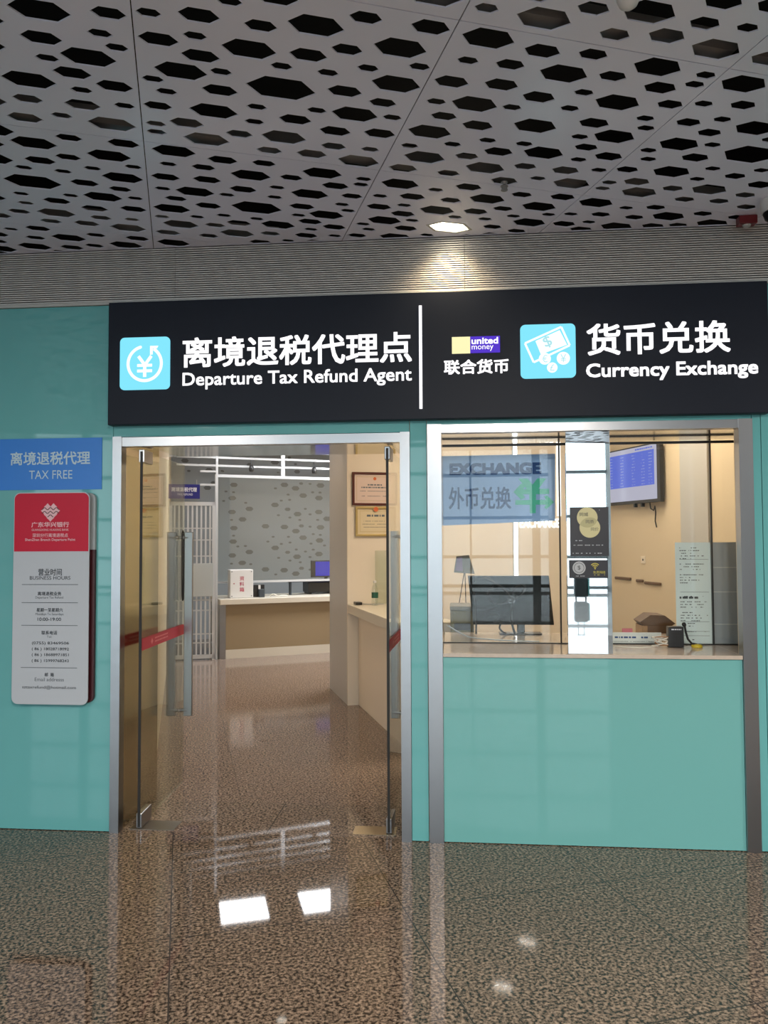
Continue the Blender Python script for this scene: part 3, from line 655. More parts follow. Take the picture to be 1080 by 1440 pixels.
for body, u0, u1, v0, v1, mt, bo in (
    ('营业时间', -2.309, -2.172, 1.417, 1.456, 'ink_dark', 0.01), ('BUSINESS HOURS', -2.358, -2.122, 1.3945, 1.4145, 'ink_dark', 0.0),
    ('离境退税业务', -2.311, -2.173, 1.3063, 1.328, 'ink_dark', 0.012), ('Departure Tax Refund', -2.324, -2.162, 1.286, 1.3025, 'ink_mid', 0.0),
    ('星期一至星期六', -2.316, -2.164, 1.2157, 1.2373, 'ink_dark', 0.012), ('Mondays To Saturdays', -2.322, -2.159, 1.193, 1.2105, 'ink_mid', 0.0),
    ('10:00-19:00', -2.310, -2.173, 1.166, 1.1842, 'ink_dark', 0.01),
    ('联系电话', -2.286, -2.195, 1.0895, 1.1114, 'ink_dark', 0.012), ('Tel:', -2.255, -2.226, 1.0721, 1.0845, 'ink_mid', 0.0),
    ('(0755) 83469506', -2.341, -2.126, 1.0315, 1.0515, 'ink_dark', 0.006), ('( 86 ) 18028718092', -2.341, -2.126, 0.999, 1.019, 'ink_dark', 0.006),
    ('( 86 ) 18688971851', -2.341, -2.126, 0.967, 0.987, 'ink_dark', 0.006), ('( 86 ) 15999768243', -2.341, -2.126, 0.934, 0.954, 'ink_dark', 0.006),
    ('邮  箱', -2.264, -2.211, 0.8584, 0.880, 'ink_dark', 0.012), ('Email addresss', -2.322, -2.153, 0.833, 0.8526, 'ink_mid', 0.0),
    ('sztaxrefund@hotmail.com', -2.394, -2.083, 0.787, 0.809, 'ink_dark', 0.0)):
    print_line('lettering', fp, body, PB, XU, u0, u1, v0, v1, mt, bo)
for z in (1.3675, 1.2669, 1.1409, 0.9074):
    m = MB(); line(m, (-2.404, z), (-2.077, z), 0.0035, PB, XU, ZU, 'ink_mid', 0.0012); m.build('rule', fp)

# ---- glass door leaves
def glass_door(name, label, piv, ang, side):
    """piv = hinge point on the floor, ang = heading of the leaf, side = +1 when the lobby face is on the left of the heading"""
    U = Vector((math.cos(ang), math.sin(ang), 0)); W = ZU.cross(U); Pv = Vector((piv[0], piv[1], 0))
    t = thing(name, label, 'door', (piv[0], piv[1], 0))
    L = 0.80
    b = MB(); b.frame(Pv, U, W, ZU, 0.0, L, -0.006, 0.006, 0.012, 2.118, 'glass_door'); b.build('glass_pane', t)
    b = MB(); b.frame(Pv, U, W, ZU, -0.007, -0.0005, -0.007, 0.007, 0.012, 2.118, 'black_rubber'); b.build('edge_seal', t)
    b = MB(); b.frame(Pv, U, W, ZU, -0.004, 0.16, -0.016, 0.016, 0.006, 0.085, 'steel'); b.build('bottom_patch', t, bevel=0.003)
    b = MB(); b.frame(Pv, U, W, ZU, -0.004, 0.14, -0.016, 0.016, 2.055, 2.128, 'steel'); b.build('top_patch', t, bevel=0.003)
    for s in (-1, 1):
        b = MB(); b.frame(Pv, U, W, ZU, L-0.085, L-0.063, s*0.058-0.028, s*0.058+0.028, 0.463, 1.668, 'steel')
        o = b.build('pull_handle', t, bevel=0.004)
        for z in (0.50, 1.63):
            b = MB(); b.tube([Pv+U*(L-0.075)+W*s*0.006+ZU*z, Pv+U*(L-0.075)+W*s*0.056+ZU*z], 0.012, 'steel', 12); b.build('standoff', o)
    b = MB(); m2 = 0.0072
    for s in (-1, 1): b.frame(Pv, U, W, ZU, 0.004, L-0.01, s*m2-0.0004, s*m2+0.0004, 0.988, 1.055, 'red_tape')
    for s in (-1, 1):
        r_ = random.Random(5); u = 0.12
        O2 = Pv+W*s*(m2+0.0004); U2 = U if s < 0 else -U
        for z in (1.030, 1.010):
            lo_, hi_ = (0.22, 0.46)
            if s < 0: greek(b, lo_, hi_, z, 0.009, O2, U2, ZU, 'red_tape_text', 0.0004, 3, 0.9)
            else: greek(b, -hi_, -lo_, z, 0.009, O2, U2, ZU, 'red_tape_text', 0.0004, 3, 0.9)
        c = 0.17 if s < 0 else -0.17
        flat(b, star(c, 1.022, 0.020), O2, U2, ZU, 'red_tape_text', 0.0004)
    b.build('warning_stripe', t)
    return t
glass_door('glass_door', 'left glass door leaf swung open inwards, its red stripe facing the lobby', (-1.763, 0.060), math.radians(92.9), 1)
glass_door('glass_door', 'right glass door leaf swung open inwards, seen almost edge on beside the steel post', (-0.363, 0.085), math.radians(87.5), -1)
b = MB(); b.tube([(-1.776, 0.783, 1.22), (-1.776, 0.785, 1.45), (-1.776, 0.785, 1.660), (-1.779, 0.780, 1.676), (-1.783, 0.776, 1.660), (-1.783, 0.776, 1.40), (-1.782, 0.777, 1.25), (-1.779, 0.780, 1.215)], 0.0045, 'black_rubber', 8)
o = b.build('cable_lock', loc=(-1.78, 0.78, 1.2)); tag(o, 'black cable lock hanging over the pull handle of the left glass door', 'lock')
b = MB(); b.box(-1.815, -1.560, 0.045, 0.185, 0.0, 0.004, 'steel_dark'); o = b.build('floor_plate', loc=(-1.69, 0.115, 0), bevel=0.001); tag(o, 'steel floor hinge cover plate at the foot of the left door leaf', 'floor plate')
b = MB(); b.box(-0.562, -0.325, 0.066, 0.192, 0.0, 0.004, 'steel_warm'); o = b.build('floor_plate', loc=(-0.44, 0.13, 0), bevel=0.001); tag(o, 'steel floor hinge cover plate at the foot of the right door leaf', 'floor plate')

# ---- counter slab of the service window
b = MB(); b.box(-0.061, 1.486, -0.012, 0.40, 0.980, 1.0, 'sill_stone'); b.box(-0.061, 1.66, 0.40, 0.95, 0.978, 0.999, 'sill_stone')
b.box(1.486, 1.66, 0.053, 0.40, 0.980, 1.0, 'sill_stone')
o = b.build('counter_top', loc=(0.7, 0.2, 0.978), bevel=0.002); tag(o, 'pale polished stone counter top across the service window', 'counter top')
# mirror polished strip with its two notices
b = MB(); b.box(0.601, 0.832, 0.004, 0.030, 1.0005, 2.184, 'steel_mirror'); o = b.build('mirror_panel', loc=(0.7165, 0.02, 1.0), bevel=0.0015)
tag(o, 'tall mirror polished panel standing on the counter between the window panes', 'mirror panel')
MY = 0.004
t = thing('notice_poster', 'black poster with two overlapping pale gold circles on the mirror panel', 'poster', (0.718, MY, 1.517))
b = MB(); b.box(0.618, 0.819, MY-0.004, MY-0.0003, 1.517, 1.777, 'poster_black'); b.build('sheet', t)
P = at(MY-0.004); m = MB()
flat(m, disc(0.708, 1.722, 0.054), P, XU, ZU, 'poster_gold', 0.001); flat(m, disc(0.721, 1.668, 0.054), P, XU, ZU, 'poster_gold', 0.0013)
lens = [p_ for p_ in disc(0.708, 1.722, 0.054, 72) if math.hypot(p_[0]-0.721, p_[1]-1.668) < 0.054]+[p_ for p_ in disc(0.721, 1.668, 0.054, 72) if math.hypot(p_[0]-0.708, p_[1]-1.722) < 0.054]
lens.sort(key=lambda p_: math.atan2(p_[1]-1.695, p_[0]-0.7145)); flat(m, lens, P, XU, ZU, 'poster_gold_dim', 0.0016)
m.build('gold_circles', t)
for body, u0, u1, v0, v1 in (('同城', 0.668, 0.713, 1.728, 1.748), ('同质', 0.700, 0.742, 1.690, 1.709), ('同价', 0.726, 0.766, 1.650, 1.669)): print_line('lettering', t, body, P, XU, u0, u1, v0, v1, 'ink', 0, 0.002)
for z, a, c in ((1.597, 0.645, 0.68), (1.573, 0.63, 0.80), (1.530, 0.63, 0.81), (1.759, 0.765, 0.785)):
    m = MB(); greek(m, a, c, z, 0.004, P, XU, ZU, 'poster_grey', 0.001, 4, 0.5); m.build('small_print', t)
t = thing('wifi_notice', 'small black notice with grey seal and yellow wifi symbol under the black poster', 'poster', (0.711, MY, 1.40))
b = MB(); b.box(0.610, 0.812, MY-0.004, MY-0.0003, 1.400, 1.496, 'poster_black'); b.build('sheet', t)
m = MB(); flat(m, disc(0.662, 1.455, 0.034), P, XU, ZU, 'poster_grey', 0.001)
ring(m, 0.662, 1.455, 0.024, 0.0265, 0, 2*PI, P, XU, ZU, 'ink', 0.0015); fit_text(m, '$', P, XU, ZU, 0.654, 0.670, 1.443, 1.467, 'ink', 0, 0.0015); m.build('seal', t)
m = MB()
for r0 in (0.006, 0.015, 0.024): ring(m, 0.745, 1.452, r0, r0+0.0045, math.radians(42), math.radians(138), P, XU, ZU, 'poster_wifi', 0.001, 12)
flat(m, disc(0.745, 1.451, 0.004, 12), P, XU, ZU, 'poster_wifi', 0.001)
m.build('wifi_symbol', t); print_line('lettering', t, '免费网络', P, XU, 0.735, 0.798, 1.424, 1.439, 'poster_wifi')
m = MB(); greek(m, 0.645, 0.695, 1.410, 0.003, P, XU, ZU, 'poster_grey', 0.001, 9); m.build('small_print', t)
m = MB(); greek(m, 0.74, 0.795, 1.416, 0.003, P, XU, ZU, 'poster_wifi', 0.001, 9); m.build('small_print', t)

# ---- EXCHANGE sheet behind the left pane
t = thing('exchange_sheet', 'pale blue EXCHANGE sheet with green arrows hanging behind the left window pane', 'sign', (0.265, 0.432, 1.70))
EY = 0.432
A, B_, C_, D_ = Vector((-0.062, EY, 2.107)), Vector((0.602, EY, 2.112)), Vector((0.596, EY, 1.717)), Vector((-0.062, EY, 1.692))
b = MB(); b.prism([A, B_, C_, D_], (0, 0.004, 0), 'sheet_blue'); b.build('sheet', t)
P = at(EY); print_line('lettering', t, 'EXCHANGE', P, XU, -0.020, 0.519, 1.992, 2.063, 'sheet_navy', 0.06)
print_line('lettering', t, '外币兑换', P, XU, -0.026, 0.341, 1.788, 1.920, 'sheet_navy', 0.012)
m = MB(); gx = 0.474
def gp_(pts, lift=0.001): flat(m, pts, P, XU, ZU, 'sheet_green', lift)
gp_([(0.386, 1.967), (0.440, 1.967), (0.487, 1.905), (0.487, 1.862), (0.452, 1.880)]); gp_([(0.548, 1.967), (0.496, 1.967), (0.449, 1.905), (0.449, 1.862), (0.484, 1.880)], 0.0012)
gp_([(0.446, 1.910), (0.488, 1.910), (0.484, 1.762), (0.452, 1.762)], 0.0014)
gp_([(0.356, 1.888), (0.402, 1.938), (0.428, 1.925), (0.412, 1.905), (0.563, 1.905), (0.563, 1.874), (0.410, 1.874), (0.424, 1.855), (0.400, 1.842)], 0.0016)
gp_([(0.366, 1.840), (0.545, 1.840), (0.534, 1.862), (0.552, 1.866), (0.590, 1.826), (0.548, 1.785), (0.534, 1.796), (0.545, 1.812), (0.366, 1.812)], 0.0018)
m.build('arrow_symbol', t)

# ---- information sheet inside the right pane
t = thing('form_stand', 'tall pale printed form standing behind the right window pane', 'form', (1.377, 0.42, 1.0))
FYY = 0.425
b = MB(); b.box(1.276, 1.474, FYY, FYY+0.003, 1.0005, 1.586, 'paper_form'); b.build('sheet', t)
P = at(FYY); m = MB()
z = 1.552; i = 0
rr = random.Random(3)
while z > 1.02:
    if not 1.30 < z < 1.345:
        if rr.random() < 0.85: greek(m, 1.30, rr.uniform(1.36, 1.455), z, 0.0045, P, XU, ZU, 'ink', 0.001, i, 0.55)
    z -= 0.0155; i += 1
for zz in (1.488, 1.300, 1.130, 1.075, 1.050): line(m, (1.30, zz), (1.46, zz), 0.0018, P, XU, ZU, 'ink', 0.001)
greek(m, 1.296, 1.40, 1.262, 0.012, P, XU, ZU, 'ink', 0.001, 77, 0.95); m.build('small_print', t)
t = thing('frosted_panel', 'plain grey translucent panel beside the printed form at the right jamb', 'panel', (1.56, 0.42, 1.0))
b = MB(); b.box(1.482, 1.655, FYY, FYY+0.003, 1.0005, 1.586, 'monitor_grey'); b.build('sheet', t)
for z in (1.30, 1.115, 1.44): 
    b = MB(); b.box(1.484, 1.653, FYY-0.0012, FYY-0.0002, z, z+0.003, 'white_plastic'); b.build('crease', t)

# ================================================================ BOOTH
# ---- intercom, its microphone, tag card, tissue box on the counter
t = thing('intercom_box', 'small black intercom box on the stone counter in front of the printed form', 'intercom', (1.238, 0.30, 1.0))
b = MB(); b.box(1.192, 1.276, 0.28, 0.33, 1.0005, 1.116, 'black_plastic'); b.build('housing', t, bevel=0.005)
m = MB(); P = at(0.28); greek(m, 1.208, 1.262, 1.098, 0.006, P, XU, ZU, 'white_ink', 0.001, 5, 0.95); m.build('lettering', t)
b = MB()
for k2 in range(9): b.box(1.205, 1.263, 0.2785, 0.2798, 1.02+k2*0.0075, 1.023+k2*0.0075, 'black_rubber')
b.build('speaker_grille', t)
t = thing('gooseneck_microphone', 'bent black gooseneck microphone on a yellow foot beside the intercom box', 'microphone', (1.350, 0.30, 1.0))
b = MB(); b.lathe((1.350, 0.30, 1.0005), [(0.028, 0), (0.031, 0.006), (0.027, 0.014), (0.010, 0.018)], 'yellow_plastic', 24); b.build('foot', t)
b = MB(); b.tube([(1.350, 0.30, 1.016), (1.322, 0.30, 1.022), (1.302, 0.30, 1.046), (1.291, 0.30, 1.084), (1.285, 0.30, 1.122)], 0.006, 'black_rubber', 10); b.build('neck', t)
b = MB(); b.lathe((1.285, 0.30, 1.118), [(0.004, -0.004), (0.010, 0.0), (0.012, 0.010), (0.009, 0.019), (0, 0.022)], 'black_rubber', 16, (-0.3, 0, 1)); b.build('capsule', t)
t = thing('notice_card', 'low white card with one line of print leaning behind the counter glass', 'card', (1.035, 0.43, 1.0))
b = MB(); b.prism([(0.872, 0.432, 1.0), (1.195, 0.432, 1.0), (1.195, 0.445, 1.064), (0.872, 0.445, 1.064)], (0, 0.004, 0), 'paper_white'); b.build('card', t)
m = MB(); greek(m, 0.93, 1.14, 0.032, 0.010, (0, 0.432, 1.0), XU, Vector((0, 0.2, 0.98)).normalized(), 'sheet_navy', 0.001, 21, 0.8)
greek(m, 0.90, 1.17, 0.012, 0.003, (0, 0.432, 1.0), XU, Vector((0, 0.2, 0.98)).normalized(), 'ink_mid', 0.001, 22, 0.9); m.build('print', t)
b = MB()
rc = random.Random(8)
for k2 in range(3):
    pts = []; cx_, cz_ = 1.165+k2*0.008, 1.008
    for i in range(26):
        a = i*0.62+k2; pts.append((cx_-0.012+0.042*math.cos(a)+rc.uniform(-.006, .006), 0.31+0.03*math.sin(a), 1.005+0.024*(1+math.sin(a*0.53+k2))+k2*0.004))
    b.tube(pts, 0.0028, 'cable_white' if k2 < 2 else 'cable_brown', 6)
o = b.build('cable_coil', loc=(1.16, 0.31, 1.0)); tag(o, 'tangle of white and brown cable beside the intercom box', 'cable')
b = MB(); b.tube([(0.90, 0.29, 1.003), (0.97, 0.25, 1.003), (1.03, 0.24, 1.003), (1.10, 0.28, 1.003), (1.14, 0.30, 1.005)], 0.0025, 'cable_white', 6)
o = b.build('cable', loc=(1.0, 0.26, 1.0)); tag(o, 'thin white cable lying along the stone counter near the mirror panel', 'cable')
# desk behind the counter
b = MB(); b.box(-0.03, 2.0, 0.955, 1.43, 0.90, 0.94, 'desk_cream'); b.box(0.0, 0.04, 0.97, 1.40, 0, 0.90, 'desk_cream'); b.box(1.94, 1.98, 0.97, 1.40, 0, 0.90, 'desk_cream')
o = b.build('work_desk', loc=(1.0, 1.35, 0), bevel=0.003); tag(o, 'cream work desk inside the booth behind the stone counter', 'desk')
t = thing('tissue_box', 'brown lidded box with sloping sides on the booth desk', 'box', (1.375, 1.32, 0.94))
b = MB(); b.prism([(1.255, 1.21, 1.045), (1.325, 1.21, 1.094), (1.420, 1.21, 1.090), (1.490, 1.21, 1.035), (1.462, 1.21, 1.02), (1.28, 1.21, 1.02)], (0, 0.2, 0), 'brown_box'); b.build('lid', t, bevel=0.003)
b = MB(); b.box(1.268, 1.482, 1.215, 1.40, 0.941, 1.02, 'brown_box_light'); b.box(1.305, 1.47, 1.2145, 1.216, 0.945, 1.03, 'brown_box'); b.build('body', t, bevel=0.002)
b = MB(); b.box(1.155, 1.225, 1.30, 1.308, 0.941, 0.992, 'pink_paper'); o = b.build('paper_pad', loc=(1.19, 1.304, 0.94)); tag(o, 'small pink card standing left of the brown box', 'card')
# ---- monitor seen from behind
MO = Vector((0.0, 0.86, 0)); t = thing('computer_monitor', 'black computer monitor seen from behind in the service window', 'monitor', (0.40, 0.95, 0.94))
MV = Vector((0.10, 0.06, -1)).normalized(); MU = Vector((1, 0, 0)); TL = Vector((0.091, 0.84, 1.376))
b = MB(); W_ = 0.515; Hh = 0.318
pts = [TL, TL+MU*W_, TL+MU*W_+MV*Hh, TL+MV*Hh]; b.prism(pts, (0, 0.022, 0), 'black_gloss'); b.build('shell', t, bevel=0.004)
b = MB(); b.prism([p_+Vector((0, 0.0222, 0)) for p_ in pts], (0, 0.004, 0), 'black_plastic'); b.build('screen', t)
c = TL+MU*0.26+MV*0.155; nn = MU.cross(-MV).normalized(); m = MB()
ring(m, 0, 0, 0.021, 0.024, 0, 2*PI, c, MU, -MV, 'monitor_grey', 0.0012); fit_text(m, 'DELL', c, MU, -MV, -0.015, 0.015, -0.006, 0.006, 'monitor_grey', 0.02, 0.0012); m.build('logo', t)
b = MB(); b.box(0.405, 0.455, 0.885, 0.905, 1.0065, 1.20, 'black_plastic'); b.build('stand_neck', t, bevel=0.006)
b = MB(); b.box(0.29, 0.56, 0.84, 0.95, 0.9995, 1.006, 'black_plastic'); b.build('stand_foot', t, bevel=0.003)
def cab(pts, r, label, mt='black_rubber', grp=None):
    m = MB()
    P_ = [Vector(p_) for p_ in pts]; out = []
    for i in range(len(P_)-1):                       # Catmull-Rom
        p0, p1, p2, p3 = P_[max(i-1, 0)], P_[i], P_[i+1], P_[min(i+2, len(P_)-1)]
        for k in range(7):
            u = k/7; out.append(0.5*((2*p1)+(p2-p0)*u+(2*p0-5*p1+4*p2-p3)*u*u+(3*p1-p0-3*p2+p3)*u**3))
    out.append(P_[-1]); m.tube(out, r, mt, 8); o = m.build('cable', loc=P_[-1]); tag(o, label, 'cable', grp); return o
def mp(x, z): return (x, 0.825, z)
cab([mp(0.21, 1.372), mp(0.255, 1.335), mp(0.235, 1.29), mp(0.215, 1.25), mp(0.25, 1.205), mp(0.30, 1.195), mp(0.345, 1.225), mp(0.34, 1.27), mp(0.295, 1.31), mp(0.24, 1.33)], 0.006, 'thick black cable looped around the round logo on the monitor back')
cab([(x_, 0.808, z_) for x_, z_ in ((0.165, 1.352), (0.20, 1.358), (0.255, 1.335), (0.31, 1.30), (0.35, 1.255), (0.37, 1.22), (0.36, 1.13), (0.37, 1.06), (0.385, 1.007))], 0.007, 'black cable running down the monitor back to its foot')
cab([mp(0.395, 1.24), mp(0.375, 1.275), mp(0.40, 1.31), mp(0.435, 1.32), mp(0.45, 1.29), mp(0.42, 1.25), mp(0.37, 1.22)], 0.006, 'small black cable loop right of the round logo')
cab([mp(0.095, 1.365), mp(0.13, 1.372), mp(0.145, 1.345), mp(0.12, 1.325), mp(0.10, 1.33), mp(0.13, 1.25), mp(0.14, 1.12), mp(0.14, 1.003)], 0.006, 'black cable loop at the top left corner of the monitor back')
cab([mp(0.22, 1.13), mp(0.28, 1.12), mp(0.25, 1.07), mp(0.30, 1.09), mp(0.29, 1.04), mp(0.33, 1.003)], 0.006, 'black cable sagging under the monitor above the counter')
cab([(-0.04, 0.46, 1.10), (0.02, 0.47, 1.06), (0.10, 0.48, 1.025), (0.22, 0.49, 1.012), (0.36, 0.48, 1.006), (0.50, 0.47, 1.005)], 0.004, 'grey green cable drooping from the left jamb along the counter glass', 'monitor_grey')
# ---- bits at the left of the booth
t = thing('printer', 'dark olive desktop printer left of the monitor at the window jamb', 'printer', (0.04, 1.2, 0.94))
b = MB(); b.box(-0.025, 0.135, 1.08, 1.36, 0.941, 1.13, 'olive'); b.build('body', t, bevel=0.01)
b = MB(); b.box(-0.028, 0.138, 1.07, 1.37, 1.131, 1.16, 'grey_card'); b.build('lid', t, bevel=0.006)
b = MB(); b.box(0.0, 0.11, 1.072, 1.0795, 1.00, 1.045, 'black_plastic'); b.build('paper_slot', t)
t = thing('display_stand', 'tilted grey card on a thin easel behind the printer', 'display stand', (0.08, 1.39, 0.94))
b = MB(); b.prism([(0.000, 1.37, 1.375), (0.150, 1.37, 1.365), (0.110, 1.39, 1.50), (0.020, 1.39, 1.49)], (0, 0.006, 0), 'grey_card'); b.build('card', t)
b = MB(); b.prism([(0.012, 1.366, 1.39), (0.065, 1.366, 1.385), (0.060, 1.385, 1.485), (0.025, 1.385, 1.48)], (0, -0.003, 0), 'violet_card'); o = b.build('picture', t); o['label'] = 'violet picture'
for x in (0.0, 0.09):
    b = MB(); b.tube([(x, 1.405, 0.941), (0.08, 1.400, 1.40)], 0.003, 'black_plastic', 8); b.build('easel_leg', t)
# ---- television
t = thing('wall_television', 'flat television with a blue rate table on the right wall of the booth', 'television', td(2.90, 2.75, 1.95))
OT = td(2.917, 0); UT = -DV
b = MB(); b.frame(OT, UT, ZU, -TV, -3.23, -2.265, 1.955, 2.512, 0.035, 0.075, 'black_plastic'); b.build('bezel', t, bevel=0.004)
b = MB(); b.frame(OT, UT, ZU, -TV, -3.215, -2.315, 1.985, 2.498, 0.0752, 0.0765, 'tv_screen'); scn = b.build('screen', t)
m = MB(); P = OT-TV*0.0765; flat(m, [(-3.20, 2.12), (-2.352, 2.12), (-2.352, 2.452), (-3.20, 2.452)], P, UT, ZU, 'tv_table', 0.0008); tb = m.build('rate_table', scn)
m = MB()
for k2 in range(11):
    z = 2.135+k2*0.0285
    for u in (-3.12, -2.92, -2.72, -2.56, -2.44): greek(m, u, u+0.055, z, 0.006, P, UT, ZU, 'tv_text', 0.0016, k2*7+int(u*10), 0.8)
greek(m, -2.66, -2.38, 2.468, 0.014, P, UT, ZU, 'tv_table', 0.0016, 5, 0.9); m.build('figures', scn)
b = MB(); b.frame(OT, UT, ZU, -TV, -2.95, -2.55, 2.1, 2.35, 0.0005, 0.034, 'black_plastic'); b.build('wall_bracket', t)
for d in (2.70, 2.58):
    b = MB(); b.frame(OT, UT, ZU, -TV, -d-0.012, -d+0.012, 1.92, 1.954, 0.04, 0.07, 'black_plastic'); b.build('port_cover', t)
m = MB(); a = OT-TV*0.03
m.tube([a+DV*2.50+ZU*1.955, a+DV*2.49+ZU*1.90, a+DV*2.44+ZU*1.88, a+DV*2.42+ZU*1.92, a+DV*2.41+ZU*1.86, a+DV*2.42+ZU*1.78, a+DV*2.40+ZU*1.72], 0.006, 'black_rubber', 8); m.build('cable', t)
for d0, d1, z, lab in ((3.16, 2.87, 1.215, 'long dark strip on the right booth wall, farthest from the form'), (2.78, 2.66, 1.205, 'short dark strip between the two longer ones on the booth wall'), (2.64, 2.375, 1.190, 'long dark strip on the right booth wall, nearest to the form')):  # three slim dark strips on the wall, no known fitting
    b = MB(); b.frame(OT, UT, ZU, -TV, -d0, -d1, z-0.014, z+0.014, 0.0005, 0.02, 'brown_box'); o = b.build('wall_bracket', loc=td(2.91, (d0+d1)/2, z), bevel=0.009); tag(o, lab, 'bracket')
t = thing('wall_socket', 'small cream wall socket below the television', 'socket', td(2.916, 2.665, 1.41))
b = MB(); b.frame(OT, UT, ZU, -TV, -2.70, -2.63, 1.375, 1.445, 0.0004, 0.007, 'wall_cream_light'); b.build('plate', t, bevel=0.002)
b = MB(); b.frame(OT, UT, ZU, -TV, -2.675, -2.655, 1.40, 1.42, 0.0071, 0.008, 'black_plastic'); b.build('outlet', t)
# ---- lit lettering and light bar on the booth back wall
OB = DV*3.498
t = thing('light_bar', 'vertical white light bar on the booth back wall', 'lamp', td(1.953, 3.49, 1.15))
b = MB(); b.frame(OB, TV, ZU, -DV, 1.925, 1.980, 1.16, 2.78, 0.0005, 0.012, 'steel'); b.build('channel', t)
b = MB(); b.frame(OB, TV, ZU, -DV, 1.932, 1.973, 1.165, 2.775, 0.0122, 0.020, 'led_white'); b.build('light_tube', t)
t = thing('wall_sign', 'glowing white EXCHANGE lettering on the booth back wall', 'sign', td(2.2, 3.49, 1.72))
for body, v0, v1, nm in (('EXCHANGE', 1.735, 1.835, 'lettering'), ('货币兑换', 2.635, 2.775, 'lettering')):
    m = MB(); fit_text(m, body, OB-DV*0.012, TV, ZU, 2.00, 2.46, v0, v1, 'lit_letter', 0.02, 0.001); m.build(nm, t)
b = MB(); b.frame(OB, TV, ZU, -DV, 2.435, 2.475, 1.86, 2.78, 0.0005, 0.012, 'lit_letter'); b.build('edge_light', t)
# ---- certificates
def certificate(label, t0, t1, z0, z1, fr, paper, emblem):
    t = thing('framed_certificate', label, 'certificate', td((t0+t1)/2, 3.49, z0))
    w_ = 0.022; b = MB()
    for a in ((t0, t1, z0, z0+w_), (t0, t1, z1-w_, z1), (t0, t0+w_, z0+w_, z1-w_), (t1-w_, t1, z0+w_, z1-w_)): b.frame(OB, TV, ZU, -DV, a[0], a[1], a[2], a[3], 0.0006, 0.022, fr)
    b.build('frame', t, bevel=0.002)
    b = MB(); b.frame(OB, TV, ZU, -DV, t0+w_, t1-w_, z0+w_, z1-w_, 0.0006, 0.010, paper); b.build('paper', t)
    P = OB-DV*0.010; m = MB(); c = (t0+t1)/2; L = t1-t0
    for zz, a, h in emblem: greek(m, c-a*L, c+a*L, z0+(z1-z0)*zz, h, P, TV, ZU, 'ink_mid', 0.001, int(zz*100), 0.85)
    for a, b2 in (((t0+.045, z0+.045), (t1-.045, z0+.045)), ((t0+.045, z1-.045), (t1-.045, z1-.045)), ((t0+.045, z0+.045), (t0+.045, z1-.045)), ((t1-.045, z0+.045), (t1-.045, z1-.045))): line(m, a, b2, 0.003, P, TV, ZU, 'frame_gold', 0.001)
    m.build('print', t)
    return t, P, c
t, P, c = certificate('brown framed pinkish certificate on the cream wall, the upper of two', 0.211, 0.671, 1.957, 2.286, 'frame_brown', 'cert_pink', ((0.60, 0.16, 0.013), (0.52, 0.30, 0.013), (0.42, 0.33, 0.006), (0.27, 0.33, 0.006)))
m = MB(); flat(m, disc(c, 2.222, 0.016), P, TV, ZU, 'emblem_red', 0.001); m.build('emblem', t)
t, P, c = certificate('gold framed cream certificate on the cream wall, the lower of two', 0.243, 0.655, 1.650, 1.945, 'frame_gold', 'cert_cream', ((0.66, 0.22, 0.020), (0.50, 0.30, 0.005), (0.40, 0.33, 0.005), (0.30, 0.30, 0.005)))
m = MB(); flat(m, disc(c, 1.918, 0.024), P-DV*0.012, TV, ZU, 'emblem_red', 0.001); m.build('emblem', t)

# ================================================================ LOBBY
t = thing('side_counter', 'cream side counter with a thick top along the right side of the lobby', 'counter', td(0.4, 2.0))
b = MB(); b.tdbox(0.163, 0.62, 1.62, 3.492, 0.900, 0.985, 'desk_cream'); b.build('worktop', t, bevel=0.003)
b = MB(); b.tdbox(0.270, 0.60, 1.64, 3.492, 0.0, 0.899, 'wall_cream_light'); b.build('body', t, bevel=0.002)
b = MB(); b.tdbox(0.43, 0.615, 3.440, 3.450, 0.986, 1.51, 'glass_counter'); o = b.build('glass_screen', loc=td(0.6, 3.445, 0.985)); tag(o, 'greenish glass screen standing on the side counter against the cream wall', 'screen')
t = thing('water_bottle', 'clear water bottle with a dark green label on the side counter', 'bottle', td(0.385, 3.28, 0.985))
c = td(0.385, 3.28, 0.9855)
b = MB(); b.lathe(c, [(0.028, 0), (0.032, 0.006), (0.032, 0.055), (0.030, 0.06), (0.032, 0.07), (0.032, 0.15), (0.027, 0.175), (0.014, 0.205), (0.0125, 0.215)], 'glass_bottle', 24); b.build('body', t)
b = MB(); b.lathe(c, [(0.0328, 0.072), (0.0328, 0.125)], 'green_label', 24); b.build('label_band', t)
b = MB(); b.lathe(c+Vector((0, 0, 0.216)), [(0.015, 0), (0.015, 0.018), (0.013, 0.021)], 'white_plastic', 20); b.build('cap', t)
t = thing('card_terminal', 'small black card terminal at the wall end of the side counter', 'card terminal', td(0.25, 3.42, 0.985))
b = MB(); b.tdbox(0.215, 0.280, 3.36, 3.46, 0.9855, 1.012, 'black_plastic'); b.build('body', t, bevel=0.004)
b = MB(); b.tdbox(0.225, 0.270, 3.40, 3.45, 1.0125, 1.014, 'monitor_grey'); b.build('display', t)
cab([td(0.29, 3.42, 0.992), td(0.34, 3.40, 0.99), td(0.42, 3.36, 0.99), td(0.50, 3.38, 0.99)], 0.003, 'thin cable on the side counter behind the water bottle', 'monitor_grey')

